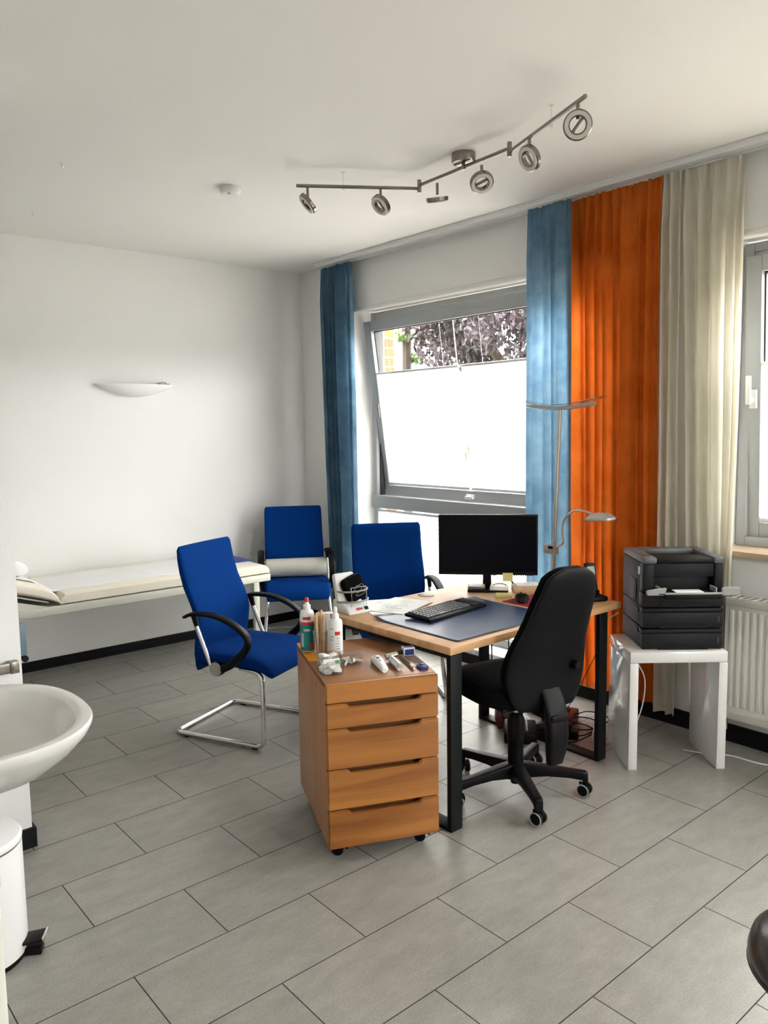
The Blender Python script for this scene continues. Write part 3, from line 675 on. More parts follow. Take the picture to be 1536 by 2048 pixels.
o = tag(MB().tube(smooth_path([(0, 0, .08), (.02, .0, .075), (.034, -.004, .055), (.024, -.008, .036), (.0, -.004, .034)], 6), .0032, 8).done('monitor_cable', 'black'), 'black cable looping beside the monitor stand', 'cable', loc=on_mon(.018, .028, .04), rz=math.radians(-48))
tag(MB().tube(smooth_path([(0, 0, .10), (.01, .0, .06), (.03, 0, .02), (.05, 0, .0045), (.10, .0, .0045)], 6), .0045, 8).done('power_cable', 'black'), 'thick black power cable dropping behind the monitor right of its stand', 'cable', loc=on_mon(.10, .045, .0), rz=math.radians(-48))
# items at monitor base
t = thing('pouch', 'grey flat pouch on the left side of the monitor base', 'pouch', tuple(on_mon(-.055, -.02, .0115)), math.radians(-48))
MB().box((0, 0, .009), (.085, .075, .016), .007).done('pouch', 'midgrey', t); MB().box((0, -.01, .018), (.08, .05, .003), .001, (.08, 0, 0)).done('flap', 'grey', t)
t = thing('notebook', 'small cream notebook on the right side of the monitor base', 'notebook', tuple(on_mon(.055, -.02, .0115)), math.radians(-52))
MB().box((0, 0, .007), (.085, .075, .012), .001).done('pages', 'paper', t); MB().box((0, 0, .0140), (.087, .077, .002), .0005).box((0, 0, .001), (.087, .077, .002), .0005).done('cover', 'creamframe', t)
tag(MB().tube(smooth_path([(-.03, 0, 0), (-.01, .01, .006), (.02, .006, .006), (.035, -.01, 0)], 5), .0022, 6).done('spectacles', 'midgrey'), 'thin wire spectacles lying on the small cream notebook', 'glasses', loc=on_mon(.055, -.02, .030), rz=math.radians(-40))
t = thing('sticky_note_pad', 'thick yellow sticky note pad in front of the monitor base', 'note pad', (2.823, 2.440, .72), math.radians(-47))
MB().box((0, 0, .008), (.078, .055, .015), .001).done('sheets', 'yellow', t)
tag(MB().rbox(-.115, .115, -.085, .085, 0, .003, .001).done('mouse_pad', 'crimson'), 'crimson mouse pad under the computer mouse', 'mouse pad', loc=(2.852, 2.292, .7203), rz=math.radians(0))
t = thing('computer_mouse', 'black computer mouse on the crimson mouse pad', 'mouse', (2.80, 2.312, .7235), math.radians(45))
b = MB(); b.loft([sring((x, 0, h_/2), (0, 1, 0), (0, 0, 1), w_, h_/2, 20, 2.6) for x, w_, h_ in ((-.055, .012, .010), (-.05, .024, .022), (-.03, .031, .036), (0, .031, .038), (.03, .029, .028), (.048, .022, .018), (.053, .012, .008))]); b.done('body', 'black', t)
MB().cyl((.028, -.003, .030), (.028, .003, .030), .008).done('scroll_wheel', 'charcoal', t)
t = thing('wooden_box', 'low wooden box with papers on it at the back right of the desk', 'box', (3.00, 2.452, .72), math.radians(-42))
MB().box((0, 0, .016), (.13, .075, .032), .002).done('box_body', 'sticks', t); MB().box((.005, .0, .036), (.115, .07, .006), .002, (.03, 0, .05)).done('papers', 'paper', t)
t = thing('desk_phone', 'black cordless phone standing in its dock at the right end of the desk', 'phone', (3.070, 2.100, .72), math.radians(-25))
MB().box((0, 0, .012), (.095, .085, .024), .008).box((0, .025, .03), (.07, .03, .03), .008).done('dock', 'black', t)
hs = MB().box((0, 0, .075), (.052, .024, .155), .006).done('handset', 'black', t); hs.location = (-.006, .008, .022); hs.rotation_euler = (math.radians(-14), 0, 0)
MB().box((0, -.0125, .112), (.036, .0015, .045), 0).done('display', 'lcd', hs)
b = MB()
for r_ in range(4):
    for c_ in range(3): b.box((-.012+.012*c_, -.0125, .072-.014*r_), (.008, .002, .008), .0007)
b.done('keypad', 'midgrey', hs)
t = thing('cable_grommet', 'round grey cable grommet in the desk top beside the keyboard', 'grommet', (2.585, 2.727, .72))
MB().lathe([(0, 0), (.039, 0), (.040, .002), (.037, .004), (0, .004)], 32).done('cap', 'grey', t); MB().box((-.022, .018, .0038), (.03, .012, .003), .001).done('slot', 'ink', t)
def papersheet(loc, rz, label, seed, w_=.21, h_=.297):
    t = thing('paper_sheet', label, 'paper', loc, rz)
    b = MB(); b.grid(lambda i, j: (w_*(i-.5), h_*(j-.5), .0007+.002*(math.sin(i*3+seed)*math.sin(j*4+seed))**2), 12, 12); b.done('page', 'paper', t)
    rg = random.Random(seed); b = MB()
    for k in range(9):
        x = rg.uniform(-.25, .25)*w_; y_ = (-.42+.1*k)*h_; l = rg.uniform(.15, .45)*w_
        b.box((x*.4, y_, .0032), (l, .003, .0004))
    b.done('print_lines', 'grey', t); return t
papersheet((2.29, 2.672, .7205), math.radians(-28), 'white printed sheet on the desk right behind the blood pressure monitor', 2)
papersheet((2.33, 2.642, .7225), math.radians(-72), 'white printed sheet lying on top, partly under the blue desk pad corner', 5)
# blood pressure monitor
t = thing('blood_pressure_monitor', 'white table blood pressure monitor with black cuff in its wire basket', 'blood pressure monitor', (2.118, 2.722, .72), math.radians(-4))
MB().prism([(-.065, 0), (.07, 0), (.07, .008), (.045, .03), (-.045, .055), (-.065, .05)], .118, Matrix.Translation((.059, 0, 0)) @ Matrix(((0, 0, -1, 0), (-1, 0, 0, 0), (0, 1, 0, 0), (0, 0, 0, 1))), .004).done('base', 'white', t)
MB().box((-.008, .040, .095), (.105, .030, .145), .010, (math.radians(-14), 0, 0)).done('display_unit', 'white', t)
MB().box((-.018, -.058, .0225), (.05, .002, .012), 0, (math.radians(-50), 0, 0)).done('badge', 'red', t) if False else None
bx = thing('front_badge', None, None, (0, -.062, .020)); bx.parent = t; bx.rotation_euler = (math.radians(-40), 0, 0)
MB().box((-.005, 0, 0), (.020, .001, .012)).done('red_mark', 'red', bx); MB().box((.012, 0, 0), (.008, .001, .010)).done('grey_lettering', 'midgrey', bx); MB().box((.038, 0, 0), (.018, .001, .016)).done('socket_panel', 'black', bx)
cf = thing('arm_cuff', 'folded black arm cuff tucked in the basket of the blood pressure monitor', 'cuff', tuple(Vector((2.118, 2.722, .72))+Euler((0, 0, math.radians(-4))).to_matrix() @ Vector((.010, -.006, .036))), math.radians(-4))
b = MB(); b.loft([sring((.006, y_, .066), (.94, 0, .34), (-.34, 0, .94), .052*k, .056*k, 28, 5) for y_, k in ((-.030, .80), (-.026, .95), (-.010, 1), (.008, 1), (.014, .9))]); o = b.done('cuff', 'blackfab', cf); o.rotation_euler = (math.radians(-12), 0, 0)
b = MB(); b.tube(smooth_path([(-.03, -.036, .05), (-.01, -.040, .085), (.015, -.040, .07), (-.015, -.038, .04), (.03, -.040, .05), (.02, -.038, .09), (-.02, -.038, .075)], 5), .0012, 6); b.done('print', 'greytube', cf)
b = MB()
rr = [(.075*math.cos(a), -.055*math.sin(a)-.004, 0) for a in [PI*k/16 for k in range(17)]]
MB().tube([(x, y_, .098) for x, y_, _ in rr], .0042, 8).tube([(x*1.04, y_*1.06, .052) for x, y_, _ in rr], .0042, 8).done('rubber_tube', 'greytube', t)
b = MB()
for x in (-.035, .045): b.tube([(x, -.052, .03), (x, -.058, .06), (x, -.050, .115)], .0018, 6)
b.tube([(-.035, -.05, .115), (.045, -.05, .115)], .0018, 6).done('wire_basket', 'steel', t)
# ------------------------------------------------------------------ drawer cabinet
CA = math.radians(-23.9)
cb = thing('drawer_cabinet', 'wooden rolling cabinet with notched drawer fronts beside the desk', 'cabinet', (1.540, 2.139, 0), CA)
Wc, Dc, Z0, Z1 = .409, .530, .06, .655
MB().rbox(0, .02, .002, Dc, Z0, Z1-.0005, .0015).done('side_panel', 'alderside', cb)
MB().rbox(Wc-.02, Wc, .002, Dc, Z0, Z1-.0005, .0015).done('side_panel', 'alderside', cb)
MB().rbox(.02, Wc-.02, Dc-.018, Dc, Z0, Z1-.02).done('back_panel', 'alderside', cb)
MB().rbox(.02, Wc-.02, .002, Dc, Z0, Z0+.016).done('bottom_panel', 'alderside', cb)
MB().rbox(0.0, Wc, .002, Dc, Z1-.02, Z1+.0015, .003).done('top_panel', 'aldertop', cb)
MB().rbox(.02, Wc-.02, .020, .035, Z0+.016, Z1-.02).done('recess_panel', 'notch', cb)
hs_ = [.589, .497, .349, .202, .060]; top = Z1+.001
XZ = Matrix(((1, 0, 0, 0), (0, 0, 1, 0), (0, 1, 0, 0), (0, 0, 0, 1)))
tops = [top, .585, .4945, .3465, .1995]
bots = [.589, .4985, .3505, .2035, .060]
for i in range(5):
    zt_, zb_ = tops[i], bots[i]
    if i == 0: poly = [(-.001, zb_), (Wc+.001, zb_), (Wc+.001, zt_), (-.001, zt_)]
    else:
        n0, n1, nd = .078, .338, .0155
        poly = [(-.001, zb_), (Wc+.001, zb_), (Wc+.001, zt_), (n1+.006, zt_), (n1, zt_-nd*.75), (n1-.008, zt_-nd), (n0+.008, zt_-nd), (n0, zt_-nd*.75), (n0-.006, zt_), (-.001, zt_)]
    m = wood_mat('alder_front', (.42, .165, .034), (.22, .070, .011), 'X', scale=.55, seed=3+i*2.3)
    o = MB().prism(poly, .022, Matrix.Translation((0, -.022, 0)) @ XZ, .004).done('front_panel' if i == 0 else 'drawer', m, cb)
for (x, y_) in ((.045, .05), (Wc-.05, .05), (.045, Dc-.05), (Wc-.05, Dc-.05)):
    c = thing('caster', None, None, (x, y_, 0)); c.parent = cb; c.rotation_euler = (0, 0, math.radians(70))
    MB().cyl((-.011, 0, .021), (-.002, 0, .021), .021, seg=20, bev=.003).cyl((.002, 0, .021), (.011, 0, .021), .021, seg=20, bev=.003).done('wheel', 'black', c)
    MB().box((0, .004, .040), (.030, .03, .016), .004).cyl((0, .012, .04), (0, .012, .0605), .008).box((0, -.028, .030), (.014, .022, .005), .002, (.4, 0, 0)).done('housing', 'black', c)
ZT = Z1+.0018
# ------------------------------------------------------------------ things on the cabinet
tr = thing('orange_tray', 'orange plastic tray with white rim under the bottles', 'tray', (1.757, 2.470, ZT), math.radians(66))
MB().box((0, 0, .002), (.25, .13, .004), .001).done('tray_base', 'orange', tr)
MB().box((0, .066, .004), (.25, .004, .008), .001).box((.126, 0, .004), (.004, .13, .008), .001).box((0, -.066, .004), (.25, .004, .008), .001).done('rim', 'orange', tr)
ZR = ZT+.0045
def bottle(label, loc, prof, m, extra, cat='bottle', name='spray_bottle'):
    t = thing(name, label, cat, loc)
    MB().lathe(prof, 28).done('body', m, t)
    for nm, pr, mm in extra: MB().lathe(pr, 28).done(nm, mm, t)
    return t
bt = bottle('white and teal disinfectant bottle with red cap on the orange tray', (1.728, 2.508, ZR), [(0, 0), (.026, 0), (.0285, .004), (.0285, .148), (.024, .160), (.013, .166), (0, .166)], 'white',
       [('label_band', [(.0287, .004), (.0291, .006), (.0291, .106), (.0287, .108)], 'teal'), ('red_band', [(.0287, .108), (.0291, .109), (.0291, .118), (.0287, .119)], 'red'), ('neck', [(0, .164), (.015, .166), (.015, .182), (.009, .186), (.008, .196), (0, .196)], 'white'), ('cap', [(0, .195), (.0085, .195), (.0085, .208), (.006, .212), (0, .212)], 'red')])
cam = Vector((0, 0, 0))
def face_patch(t, r, z0, z1, a0, a1, m, name):
    b = MB(); b.grid(lambda i, j: (r*math.cos(a0+(a1-a0)*i), r*math.sin(a0+(a1-a0)*i), z0+(z1-z0)*j), 10, 1); return b.done(name, m, t)
AZ = math.radians(234)
face_patch(bt, .0290, .128, .140, AZ-.6, AZ+.5, 'red', 'red_lettering_panel')
face_patch(bt, .0294, .02, .075, AZ-.95, AZ-.5, 'lcd', 'text_panel'); face_patch(bt, .0294, .014, .036, AZ+.35, AZ+.8, 'red', 'red_panel')
face_patch(bt, .0294, .083, .092, AZ-.5, AZ+.4, 'lcd', 'pale_lettering')
sp_ = bottle('white pump spray bottle with red and blue print beside the wooden spatulas', (1.775, 2.385, ZR), [(0, 0), (.0255, 0), (.0275, .004), (.0275, .125), (.025, .135), (.014, .143), (0, .143)], 'white',
       [('pump_collar', [(0, .141), (.0145, .141), (.0135, .158), (.010, .163), (0, .163)], 'white'), ('pump_head', [(0, .162), (.0085, .162), (.008, .182), (.006, .187), (0, .187)], 'white')])
face_patch(sp_, .0279, .082, .096, AZ-.1, AZ+.65, 'red', 'red_lettering'); 
for k in range(3): face_patch(sp_, .0279, .104-.012*k-(.018 if k else 0), .107-.012*k-(.018 if k else 0), AZ-.9, AZ-.3, 'inkblue', 'blue_lettering')
for k in range(5): face_patch(sp_, .0279, .068-.010*k, .070-.010*k, AZ+.1, AZ+.6, 'inkblue' if k % 2 else 'midgrey', 'small_print')
bx = thing('ointment_box', 'white and purple ointment carton standing behind the wooden spatulas', 'carton', (1.785, 2.452, ZR), math.radians(-40))
MB().box((0, 0, .076), (.05, .028, .152), .001).done('carton', 'paper', bx); MB().box((.019, -.0145, .105), (.010, .001, .09)).done('purple_stripe', 'purple', bx); MB().box((-.019, -.0145, .125), (.012, .001, .035)).done('red_panel', 'red', bx)
gl = thing('spatula_glass', 'clear glass holding wooden tongue spatulas between the two bottles', 'glass', (1.742, 2.440, ZR))
b = MB(); b.lathe([(0, 0), (.026, 0), (.027, .002), (.0285, .088), (.027, .088), (.0255, .005), (0, .005)], 28); b.done('cup', 'clear', gl)
rg = random.Random(9); sl = MB()
sk0 = None
for k in range(9):
    a = 2*PI*k/9; rr_ = .0235 if k % 2 else .013
    if sk0 is None:
        q = MB(); q.loft([sring((0, 0, z), (1, 0, 0), (0, 1, 0), w_, .0011, 14, 2.5) for z, w_ in ((0, .003), (.003, .006), (.06, .006), (.137, .006), (.1435, .005), (.147, .0025))])
        sk0 = q.done('tongue_spatula', 'sticks'); o = sk0
        sk0['category'] = 'spatula'; sk0['group'] = 'wooden spatulas in the clear glass'; sk0['label'] = 'flat wooden tongue spatula standing in the clear glass'
    else: o = sk0.copy(); COL.objects.link(o)
    o.location = (1.742+rr_*math.cos(a)*.75, 2.440+rr_*math.sin(a)*.75, ZR+.0062+.0045*((k*3) % 4)); o.rotation_euler = (-.05*math.sin(a), .05*math.cos(a), -.5+1.3*rg.random())
def clear_box(label, loc, rz, w_, d_, h_, cat='box'):
    t = thing('clear_box', label, cat, loc, rz)
    b = MB(); k = .88
    R_ = [sring((0, 0, .0015), (1, 0, 0), (0, 1, 0), w_/2*k, d_/2*k, 32, 7), sring((0, 0, h_), (1, 0, 0), (0, 1, 0), w_/2, d_/2, 32, 7), sring((0, 0, h_), (1, 0, 0), (0, 1, 0), w_/2-.003, d_/2-.003, 32, 7), sring((0, 0, .005), (1, 0, 0), (0, 1, 0), w_/2*k-.003, d_/2*k-.003, 32, 7)]
    b.loft(R_); b.done('box_wall', 'clear', t)
    MB().tube([p for p in sring((0, 0, h_), (1, 0, 0), (0, 1, 0), w_/2-.001, d_/2-.001, 40, 7)], .0022, 6, closed=True).done('rim', 'clear', t)
    return t
def fill(center, rz, w_, d_, z0, n, name, label, cat, group, m, dims, seed, zs=.012):
    rg = random.Random(seed); first = None; R_ = Euler((0, 0, rz)).to_matrix()
    for k in range(n):
        if first is None:
            first = MB().box((0, 0, 0), dims, min(dims)*.3).done(name, m); o = first
            o['label'] = label; o['category'] = cat; o['group'] = group
        else: o = first.copy(); COL.objects.link(o)
        p = R_ @ Vector((rg.uniform(-.5, .5)*w_, rg.uniform(-.5, .5)*d_, 0))
        o.location = (center[0]+p.x, center[1]+p.y, z0+.006+zs*k/n*3); o.rotation_euler = (rg.uniform(-.25, .25), rg.uniform(-.25, .25), rg.uniform(0, 3))
b1, b2, b3 = (1.625, 2.215), (1.672, 2.293), (1.752, 2.262)
clear_box('clear plastic box of white packets with green print, nearest the cabinet front corner', (*b1, ZT), CA, .095, .070, .045)
clear_box('clear plastic box heaped with white swabs just behind the packet box', (*b2, ZT), CA, .095, .070, .045)
clear_box('clear plastic box holding a few small tubes, right of the two full boxes', (*b3, ZT), CA, .090, .065, .042)
fill(b1, CA, .05, .03, ZT, 7, 'packet', 'small white packet in the front clear box', 'packet', 'white packets in the front clear box', 'paper', (.045, .03, .006), 1, .013)
fill(b2, CA, .05, .03, ZT, 10, 'swab', 'white swab in the middle clear box', 'swab', 'white swabs heaped in the middle clear box', 'paper', (.034, .026, .009), 2, .013)
fill(b3, CA, .05, .03, ZT, 6, 'small_tube', 'small white tube in the right clear box', 'tube', 'small tubes in the right clear box', 'white', (.042, .008, .008), 3, .005)
pk = thing('printed_packet', 'white packet with green mark standing up in the front clear box', 'packet', (b1[0]-.005, b1[1]-.012, ZT+.008), CA)
MB().box((0, 0, .026), (.06, .004, .045), .001, (-.25, 0, 0)).done('packet', 'paper', pk); MB().box((.018, -.009, .040), (.016, .001, .012), 0, (-.25, 0, 0)).done('green_mark', 'green', pk); MB().box((-.008, -.0065, .030), (.02, .001, .02), 0, (-.25, 0, 0)).done('pale_print', 'lcd', pk)
th = thing('thermometer', 'white digital thermometer lying on the cabinet right of the boxes', 'thermometer', (1.806, 2.160, ZT), math.radians(64))
b = MB(); b.loft([sring((x, 0, h_/2), (0, 1, 0), (0, 0, 1), w_, h_/2, 24, 2.8) for x, w_, h_ in ((-.078, .008, .014), (-.070, .014, .022), (-.03, .017, .026), (.03, .020, .028), (.06, .019, .026), (.074, .012, .018), (.078, .005, .01))]); b.done('body', 'white', th)
MB().box((.048, 0, .0275), (.022, .020, .002), .0005).done('display', 'lcd', th); MB().lathe([(0, .0275), (.008, .0275), (.007, .030), (0, .031)], 20, (.018, 0, 0)).done('button', 'midgrey', th); MB().lathe([(0, .026), (.005, .026), (.004, .028), (0, .0285)], 14, (-.012, 0, 0)).done('small_button', 'midgrey', th)
ot = thing('otoscope', 'silver otoscope with knurled handle lying right of the thermometer', 'otoscope', (1.852, 2.130, ZT), math.radians(66))
MB().cyl((-.07, 0, .0145), (.03, 0, .0145), .0142, seg=24, bev=.002).done('handle', 'silver', ot); MB().cyl((-.0715, 0, .0145), (-.069, 0, .0145), .009, seg=20).done('end_cap', 'steel', ot)
MB().cyl((.03, 0, .0145), (.055, 0, .016), .009, .011, seg=20).done('neck', 'steel', ot); MB().cyl((.055, .016, .018), (.062, -.03, .024), .012, .010, seg=20).done('head', 'steel', ot)
hm = thing('instrument_handle', 'slim dark instrument with shiny rounded tip right of the otoscope', 'instrument', (1.905, 2.118, ZT), math.radians(66))
MB().cyl((-.05, 0, .008), (.07, 0, .008), .0055, seg=14).done('shaft', 'midgrey', hm); b = MB(); b.loft([sring((x, 0, .008), (0, 1, 0), (0, 0, 1), w_, .007, 18, 2.2) for x, w_ in ((-.085, .003), (-.080, .008), (-.065, .009), (-.048, .006))]); b.done('tip', 'chrome', hm)
lp = thing('small_box', 'small blue and white box lying behind the otoscope', 'box', (1.985, 2.200, ZT), math.radians(-24))
MB().box((0, 0, .016), (.046, .034, .032), .002).done('box_body', 'white', lp); MB().box((0.0, -.0175, .015), (.036, .001, .022)).box((0, 0, .0325), (.036, .024, .001)).done('blue_panel', 'bluetrim', lp)
MB().cyl((-.024, 0, .014), (-.036, 0, .014), .009).done('knob', 'black', lp)
bc = thing('blue_clip', 'dark blue plastic clip at the front right corner of the cabinet top', 'clip', (1.908, 2.040, ZT), math.radians(-24))
MB().box((0, 0, .005), (.03, .04, .010), .002).done('plate', 'bluetrim', bc); MB().box((0, -.024, .008), (.03, .012, .016), .003).box((.0, .01, .012), (.012, .02, .006), .002).done('jaw', 'bluetrim', bc)
b = MB(); b.tube([(0, 0, .002), (.11, 0, .002)], .0015, 6)
for k in range(7): b.tube([(.01+.015*k, -.012, .002), (.01+.015*k, .012, .002)], .001, 5)
tag(b.done('wire_rack', 'steel'), 'thin wire comb-like instrument lying between the clip and the small box', 'instrument', loc=(1.945, 2.075, ZT), rz=math.radians(68))
# ------------------------------------------------------------------ office chair
oc = thing('office_chair', 'black swivel office chair with high back and five-star caster base', 'office chair', (2.460, 2.060, 0), math.radians(76))
def oring(x, y_, z, u, v, a, b_, e=4, n=40): return sring((x, y_, z), u, v, a, b_, n, e)
# seat
b = MB(); R_ = []
for k, z, in ((.80, .428), (.93, .434), (.985, .452), (1, .475), (.99, .497), (.95, .512), (.86, .520), (.6, .522)):
    R_.append([Vector((p.x, p.y, p.z-.018*max(0, (p.x-.12))/.12)) for p in oring(.03, 0, z, (1, 0, 0), (0, 1, 0), .235*k, .238*k, 3.2)])
b.loft(R_); b.done('seat', 'blackfab', oc)
MB().box((.02, 0, .425), (.34, .34, .02), .008).done('seat_pan', 'black', oc)
# back : cushion + shell
def back_prof(z):
    P = [(.43, .13, -.190), (.47, .165, -.190), (.55, .190, -.192), (.62, .190, -.200), (.70, .168, -.225), (.78, .150, -.262), (.86, .140, -.295), (.92, .128, -.318), (.97, .112, -.330), (.995, .085, -.336), (1.01, .05, -.340)]
    for i in range(len(P)-1):
        if P[i][0] <= z <= P[i+1][0]:
            t_ = (z-P[i][0])/(P[i+1][0]-P[i][0]); return [P[i][k]+(P[i+1][k]-P[i][k])*t_ for k in (1, 2)]
    return P[-1][1:] if z > 1 else P[0][1:]
zs = [.43, .437, .45, .48, .52, .56, .60, .65, .70, .75, .80, .85, .90, .94, .97, .99, 1.002, 1.009]
def backloft(off, th, sc_, dz=0):
    b = MB(); R_ = []
    for i, z in enumerate(zs):
        w_, x = back_prof(z); e = min(1, .35+i*.25, .35+(len(zs)-1-i)*.22)
        rg_ = sring((x+off, 0, z+dz), (0, 1, 0), (1, 0, .15), w_*sc_, th*e, 36, 3)
        R_.append([Vector((p.x+.55*(p.y)**2*1.2, p.y, p.z)) for p in rg_])
    return b.loft(R_)
backloft(.012, .030, .97).done('back_cushion', 'blackfab', oc)
backloft(-.022, .016, 1.0).done('back_shell', 'black', oc)
b = MB(); R_ = []
for x, z, w_, th in ((-.215, .52, .045, .010), (-.245, .47, .048, .016), (-.262, .42, .048, .022), (-.268, .34, .046, .026), (-.262, .27, .040, .024), (-.254, .222, .032, .018)): R_.append(sring((x, 0, z), (0, 1, 0), (1, 0, 0), w_, th, 20, 4))
b.loft(R_); b.done('back_carrier', 'black', oc)
MB().box((-.14, 0, .412), (.30, .08, .03), .008).box((.02, 0, .418), (.20, .16, .03), .01).done('tilt_mechanism', 'black', oc)
MB().cyl((-.215, -.110, .60), (-.258, -.113, .60), .022, .019, 20, bev=.003).done('adjust_knob', 'black', oc)
MB().cyl((.05, -.06, .39), (.06, -.22, .385), .006).box((.06, -.24, .385), (.04, .03, .01), .003).done('height_lever', 'black', oc)
MB().cyl((0, 0, .33), (0, 0, .415), .014, seg=20).done('gas_lift', 'chrome', oc)
MB().lathe([(0, .04), (.020, .04), (.024, .06), (.030, .085), (.033, .10), (.033, .235), (.036, .237), (.036, .322), (.031, .330), (.029, .342), (.018, .346), (0, .346)], 28).done('column_cover', 'black', oc)
for k in range(5):
    a = math.radians(-50-72*k-76); c_, s_ = math.cos(a), math.sin(a)
    arm = thing('base_arm', None, None, (0, 0, 0), a); arm.parent = oc
    b = MB(); R_ = [sring((x, 0, (zt_+zb_)/2), (0, 1, 0), (0, 0, 1), w_, (zt_-zb_)/2, 18, 6) for x, w_, zt_, zb_ in ((.02, .026, .132, .062), (.06, .026, .130, .072), (.13, .023, .122, .080), (.22, .019, .112, .077), (.272, .018, .107, .070), (.285, .018, .106, .056), (.296, .014, .098, .056))]
    b.loft(R_); b.done('arm', 'black', arm)
    MB().cyl((.283, 0, .045), (.283, 0, .085), .008).done('pin', 'black', arm)
    cs = thing('caster', None, None, (.283, 0, 0)); cs.parent = arm; cs.rotation_euler = (0, 0, [.45, .35, .9, -.3, .2][k]-a)
    for q in (-1, 1):
        MB().cyl((0, q*.005, .0275), (0, q*.023, .0275), .0265, seg=26, bev=.003).done('wheel', 'black', cs)
        rg_ = [(.0245*math.cos(2*PI*i/26), q*.0235, .0275+.0245*math.sin(2*PI*i/26)) for i in range(26)]
        MB().tube(rg_, .0026, 6, closed=True).done('tread', 'grey', cs)
    MB().box((0, 0, .044), (.048, .012, .026), .005).done('hood', 'black', cs)
# ------------------------------------------------------------------ side table and printer
TA = math.radians(-40.6)
st = thing('side_table', 'small white high-gloss side table under the printer', 'side table', (2.988, 1.856, 0), TA)
MB().rbox(0, .43, 0, .318, .486, .538, .008).done('tabletop', 'whitegloss', st)
MB().rbox(0, .038, 0, .318, 0, .486, .0015).done('side_panel', 'whitegloss', st)
MB().rbox(.392, .43, 0, .318, 0, .486, .0015).done('side_panel', 'whitegloss', st)
MB().rbox(.038, .392, .16, .18, .44, .486, .001).done('crossbar', 'whitegloss', st)
pr = thing('laser_printer', 'black and grey laser printer with two extra paper drawers on the white table', 'printer', (3.055, 1.842, .538), math.radians(-41.8))
PW, PD = .352, .318
def drawer_unit(z0, z1, name):
    u = thing(name, None, None, (0, 0, z0)); u.parent = pr; h_ = z1-z0
    MB().rbox(.004, PW-.004, .01, PD, .002, h_-.002, .003).done('case', 'charcoal', u)
    MB().rbox(0, PW, 0, .02, .004, h_-.022, .003).done('drawer_front', 'charcoal', u)
    MB().rbox(0, PW, -.002, .05, h_-.020, h_-.003, .003).done('front_lip', 'charcoal', u)
    MB().prism([(.07, .002), (.29, .002), (.275, .022), (.085, .022)], .004, Matrix.Translation((0, -.0035, 0)) @ XZ, .001).done('handle_recess', 'black', u)
    MB().rbox(PW-.022, PW-.015, -.001, .004, .028, .055).done('level_window', 'ink', u)
    MB().rbox(-.0015, .005, .06, .12, h_-.03, h_-.012, .001).done('side_grip', 'black', u)
drawer_unit(0, .096, 'paper_drawer_unit'); drawer_unit(.096, .190, 'paper_drawer_unit')
MB().rbox(.002, PW-.002, .05, PD, .190, .385, .006).rbox(.002, .05, .004, .06, .258, .385, .006).rbox(PW-.04, PW-.002, .004, .06, .258, .385, .006).rbox(.05, PW-.04, .012, .06, .325, .385, .004).done('body', 'charcoal', pr)
MB().rbox(.0, PW, .0, .06, .194, .256, .003).done('paper_drawer', 'charcoal', pr)
MB().prism([(.07, .194), (.29, .194), (.275, .214), (.085, .214)], .004, Matrix.Translation((0, -.0035, 0)) @ XZ, .001).done('handle_recess', 'black', pr)
b = MB(); b.rbox(.0, .06, .0, PD, .385, .414, .008).rbox(PW-.045, PW, .0, PD, .385, .414, .008).rbox(.06, PW-.045, PD-.07, PD, .385, .414, .004); b.done('top_cover', 'midgrey', pr)
MB().rbox(.06, PW-.045, .006, .14, .385, .406, .006).rbox(.06, PW-.045, .14, PD-.07, .385, .392).done('output_tray', 'black', pr)
MB().rbox(.015, .045, .04, .10, .414, .4155).done('control_panel', 'maroon', pr)
MB().rbox(-.001, .003, .05, .075, .33, .365).done('paper_label', 'paper', pr)
MB().rbox(-.001, .003, .10, .20, .20, .30, .001).done('side_hatch', 'black', pr)
ft = thing('bypass_tray', None, None, (0, 0, 0)); ft.parent = pr
MB().rbox(.05, PW-.04, -.065, .02, .262, .266, .001).done('tray_floor', 'black', ft)
MB().prism([(0, .258), (.075, .258), (.085, .290), (.055, .286), (0, .278)], .02, Matrix.Translation((.0, -.062, 0)) @ XZ, .003).done('flap_end', 'grey', ft)
MB().prism([(PW-.030, .255), (PW+.045, .258), (PW+.045, .290), (PW-.01, .292), (PW-.030, .286)], .02, Matrix.Translation((.0, -.062, 0)) @ XZ, .003).done('flap_end', 'grey', ft)
MB().rbox(.075, PW-.03, -.066, -.055, .262, .270, .002).done('flap_edge', 'grey', ft)
MB().rbox(.078, PW-.035, -.060, -.052, .240, .262, .002).done('flap_skirt', 'black', ft)
MB().rbox(.058, .064, -.05, .02, .264, .288, .001).done('paper_guide', 'grey', ft); MB().rbox(PW-.055, PW-.049, -.05, .02, .264, .288, .001).done('paper_guide', 'grey', ft)
tag(MB().box((0, 0, 0), (.12, .07, .002)).done('paper_sheet', 'paper', smooth=False), 'edge of a white sheet lying in the open printer tray', 'paper', loc=tuple(Vector((3.055, 1.842, .538))+Euler((0, 0, math.radians(-41.8))).to_matrix() @ Vector((.19, -.02, .2675))), rz=math.radians(-41.8))
